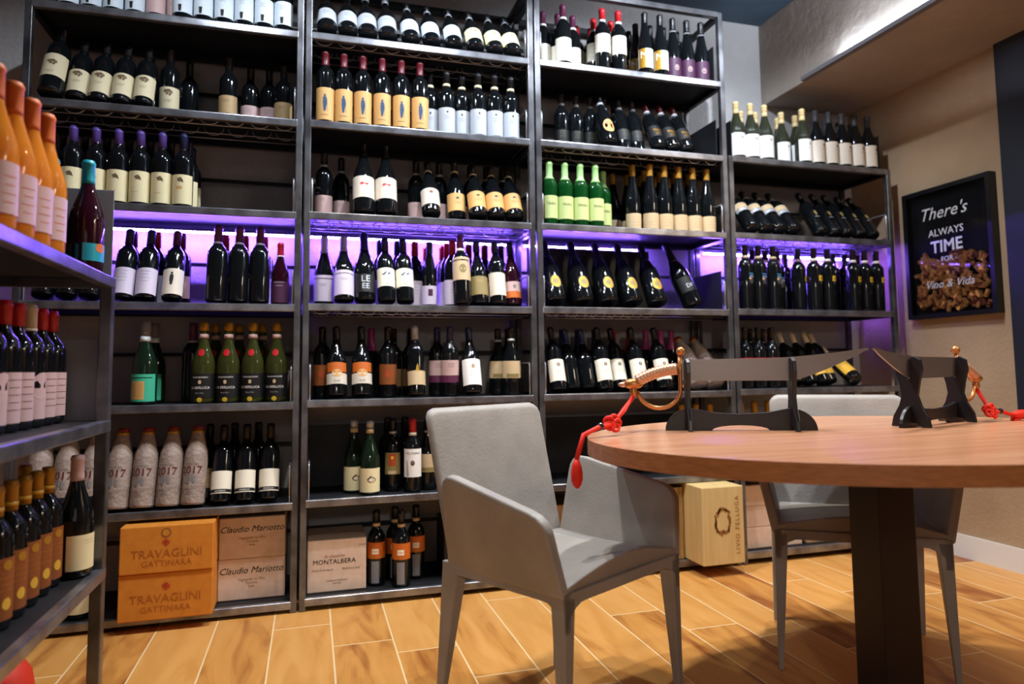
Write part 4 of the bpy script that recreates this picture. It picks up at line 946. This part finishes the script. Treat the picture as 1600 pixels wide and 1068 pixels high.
# ---------------------------------------------------------------- swords on stands
def stand_and_sword(A, B, flip, lab_stand, lab_sword, tassel_pts, lab_t):
    A, B = Vector(A), Vector(B); d = (B-A); Ln = d.length; ang = math.atan2(d.y, d.x)
    st = empty('sword_stand', ((A.x+B.x)/2, (A.y+B.y)/2, TZ+.0006), ang)
    h = Ln/2
    # base piece: humped ends, arch cut below
    top = [(-h, 0)]
    for i in range(9): a = pi-pi/2*i/8; top.append((-h+.075+.075*cos(a), .062*sin(a)))
    top += [(-h*.35, .050), (0, .046), (h*.35, .050)]
    for i in range(9): a = pi/2-pi/2*i/8; top.append((h-.075+.075*cos(a), .062*sin(a)))
    top += [(h, 0)]
    for i in range(9): t = i/8; top.append((h*.38*cos(pi*t), .014*sin(pi*t)+0))
    MB().prism(top, -.006, .006, M_stand).build('base_bar', st, bevel=.002)
    for x in (-h+.065, h-.065):
        # upright cradle: waisted plank across the base, with a hook on top
        prof = [(-.055, 0), (-.050, .030), (-.032, .062), (-.024, .09), (-.030, .125), (-.040, .165), (-.036, .195), (-.016, .206), (-.006, .200), (-.0055, .150), (-.003, .139), (.003, .139), (.0055, .150), (.006, .200), (.018, .202), (.034, .185), (.036, .160), (.026, .12), (.022, .09), (.030, .062), (.048, .030), (.055, 0), (.030, 0), (.018, .012), (-.018, .012), (-.030, 0)]
        M = Matrix.Translation((x, 0, 0)) @ Matrix.Rotation(pi/2, 4, 'Z')
        MB().prism(prof, -.006, .006, M_stand, M).build('upright', st, bevel=.002)
    tag(st, lab_stand, 'stand', 'black sword stands')
    sw = empty('sword', ((A.x+B.x)/2, (A.y+B.y)/2, TZ+.0006), ang if not flip else ang+pi)
    zb_ = .142; hx = -h+.050      # blade runs from hx to the tip on +x
    TL = .515
    up = []; lo = []
    for i in range(25):
        t = i/24; x = hx+TL*t
        up.append((x, zb_+.060+.002*sin(pi*t)+.075*max(0, t-.45)**1.7))
        lo.append((x, zb_-.002*sin(pi*t)+.26*max(0, t-.60)**1.25))
    lo[-1] = (up[-1][0], up[-1][1]-.002)
    MB().prism(up+lo[::-1], -.0028, .0028, M_blade).prism([(x, z) for x, z in up]+[(x, z-.006) for x, z in up[::-1]], -.0034, .0034, M_blade).build('blade', sw)
    # grip: ribbed, curving down away from the guard
    pts = []; rr = []
    for i in range(49):
        t = i/48; x = hx-.012-.115*t; z = zb_+.034-.004*t-.030*t*t
        pts.append((x, 0, z)); rr.append(.0155+.0022*abs(sin(pi*t*13)))
    mb = MB(); mb.tube(pts, .016, M_brassl, 12, radii=rr); mb.build('grip', sw)
    px_, pz_ = pts[-1][0], pts[-1][2]
    mb = MB(); mb.ball((px_-.012, 0, pz_-.008), .020, M_brass, sc=(1.5, .9, .8)); mb.ball((px_-.040, 0, pz_-.010), .010, M_brassl, sc=(1.6, 1, .8)); mb.ball((px_-.012, 0, pz_-.030), .014, M_brass, sc=(.8, .8, 1.4)); mb.build('pommel', sw)
    mb = MB(); mb.tube([(hx-.004, 0, zb_+.072), (hx-.004, 0, zb_+.03), (hx-.004, 0, zb_-.01)]+[(hx-.065+.062*cos(a), 0, zb_-.012+.062*sin(a)*.95-.008) for a in [-pi*i/14 for i in range(1, 13)]]+[(px_-.002, 0, pz_-.030)], .0062, M_brass, 10)
    mb.ball((hx-.001, 0, zb_+.084), .0135, M_brass); mb.ball((hx+.004, 0, zb_-.014), .006, M_brassl); mb.build('hand_guard', sw)
    tag(sw, lab_sword, 'sword', 'curved swords')
    MW = Matrix.Translation(sw.location) @ Matrix.Rotation(sw.rotation_euler.z, 4, 'Z')
    anchor = MW @ Vector((px_-.012, 0, pz_-.046))
    return anchor
FA = Vector((.987, 1.791, 0)); FB = Vector((1.371, 1.622, 0))
an1 = stand_and_sword(FA, FB, False, 'black sword stand at the left of the table, seen broadside', 'curved sword lying broadside with its hand guard towards the left', None, None)
GA = Vector((1.625, 1.585, 0)); GB = Vector((2.035, 1.725, 0))
an2 = stand_and_sword(GA, GB, True, 'black sword stand at the right of the table, seen from its end', 'curved sword seen from its tip, hand guard farthest away', None, None)
def tassel(anchor, knot, over, tip, label):
    anchor, knot, over, tip = map(Vector, (anchor, knot, over, tip))
    r = empty('tassel', anchor)
    def B(mb, nm): mb.v = [tuple(Vector(v)-anchor) for v in mb.v]; return mb.build(nm, r)
    mb = MB(); mid = (anchor+knot)/2
    mb.tube([anchor, mid+Vector((0, 0, .002)), knot], .0055, M_tassel, 8)
    mb.tube([anchor+Vector((0, 0, .01)), mid+Vector((.006, 0, 0)), knot], .0035, M_tassel, 8)
    mb.tube([knot, over+(knot-over)*.5+Vector((0, 0, .006)), over, over+Vector((-.008, -.004, -.02)), Vector((tip.x, tip.y, (over.z*.55+tip.z*.45)))], .0064, M_tassel, 8)
    B(mb, 'cord')
    mb = MB(); c = knot
    for k in range(5):
        a0 = k*pi/2.5; ring = []
        ctr = c+Vector((cos(a0)*.013, sin(a0)*.006, .004+sin(a0)*.011))
        for i in range(12): t = 2*pi*i/12; ring.append(ctr+Vector((cos(t)*.011, cos(t+a0)*.005, sin(t)*.010)))
        mb.tube(ring, .0048, M_tassel, 6, closed=True)
    B(mb, 'knot')
    mb = MB(); mb.ball(tuple(c+(over-c)*.42+Vector((0, 0, .007))), .0095, M_bead, 16, 12); B(mb, 'bead')
    mb = MB(); z1 = (over.z*.55+tip.z*.45); H = z1-tip.z
    st_ = Vector((tip.x, tip.y, z1)) if H > .02 else over
    mb.tube([st_.lerp(tip, t) for t in (0, .2, .45, .7, .88, 1)], .01, M_tassel, 14, radii=[.006, .012, .015, .015, .011, .004]); B(mb, 'fringe')
    tag(r, label, 'tassel', 'red tassels')
tassel(an1, (.78, 1.70, TZ+.030), (.676, 1.655, TZ+.010), (.652, 1.645, .628), 'red knotted tassel hanging over the left table edge')
tassel(an2, (2.06, 1.66, TZ+.030), (2.15, 1.66, TZ+.018), (2.22, 1.665, TZ+.019), 'red tassel lying on the table at the right sword')

# ---------------------------------------------------------------- framed cork display
FX = XW-.045
y0 = Y_at(1559, FX, 1.17); y1 = Y_at(1414, FX, 1.5); z0, z1 = 1.166, 1.826
fy = (y0+y1)/2; fw_ = abs(y1-y0); fh = z1-z0; fz = (z0+z1)/2
fr = empty('cork_frame', (XW-.0005, fy, z0), -pi/2)      # local x = -Y world..., front faces local -y
def FP(mb, nm, **k): return mb.build(nm, fr, **k)
hw = fw_/2; t = .022
dpt = .045
FP(MB().box((-hw, -dpt, 0), (-hw+t, 0, fh), M_frame).box((hw-t, -dpt, 0), (hw, 0, fh), M_frame).box((-hw+t, -dpt, 0), (hw-t, 0, t), M_frame).box((-hw+t, -dpt, fh-t), (hw-t, 0, fh), M_frame), 'frame_border')
FP(MB().box((-hw+t, -.006, t), (hw-t, -.001, fh-t), mat('backing_black', srgb('#15161c'), .6)), 'backing_board')
mb = MB(); random.seed(11)
for i in range(250):
    x = random.uniform(-hw+t+.03, hw-t-.03); zmax = .315+.02*sin(x*30); z = t+.018+random.random()**.9*(zmax-.05)
    L_, r_ = .038, .0100; a = random.uniform(0, pi); tlt = random.uniform(-.25, .25)
    y = random.uniform(-.030, -.018)
    M = Matrix.Translation((x, y, z)) @ Matrix.Rotation(a, 4, 'Y') @ Matrix.Rotation(tlt, 4, 'X')
    mb.lathe([(-L_/2, r_), (L_/2, r_)], random.choice([M_cork, M_cork, M_cork, M_cork2]), 10, M=M, smooth=False)
oc = FP(mb, 'wine_corks'); oc['kind'] = 'stuff'
pane = FP(MB().box((-hw+t, -.0395, t), (hw-t, -.0380, fh-t), M_pane), 'glass_pane')
def FT(s_, size, z, shear=0, cx=0, bold=0, sp=1.0):
    vs, fs = text_geo(s_, size, shear, sp, bold)
    MB().add([(x+cx, -.0405, zz+z) for x, zz in vs], fs, M_print).build('white_lettering', pane)
FT("There's", .088, .525, .35, -.015, .0); FT('ALWAYS', .050, .425, 0, 0, .01); FT('TIME', .083, .352, 0, 0, .02); FT('- FOR -', .036, .288, 0, 0, .005)
FT('Vino & Vida', .056, .165, .35, 0, .0)
tag(fr, 'black shadow-box frame of wine corks with white lettering on the tan wall', 'picture frame')
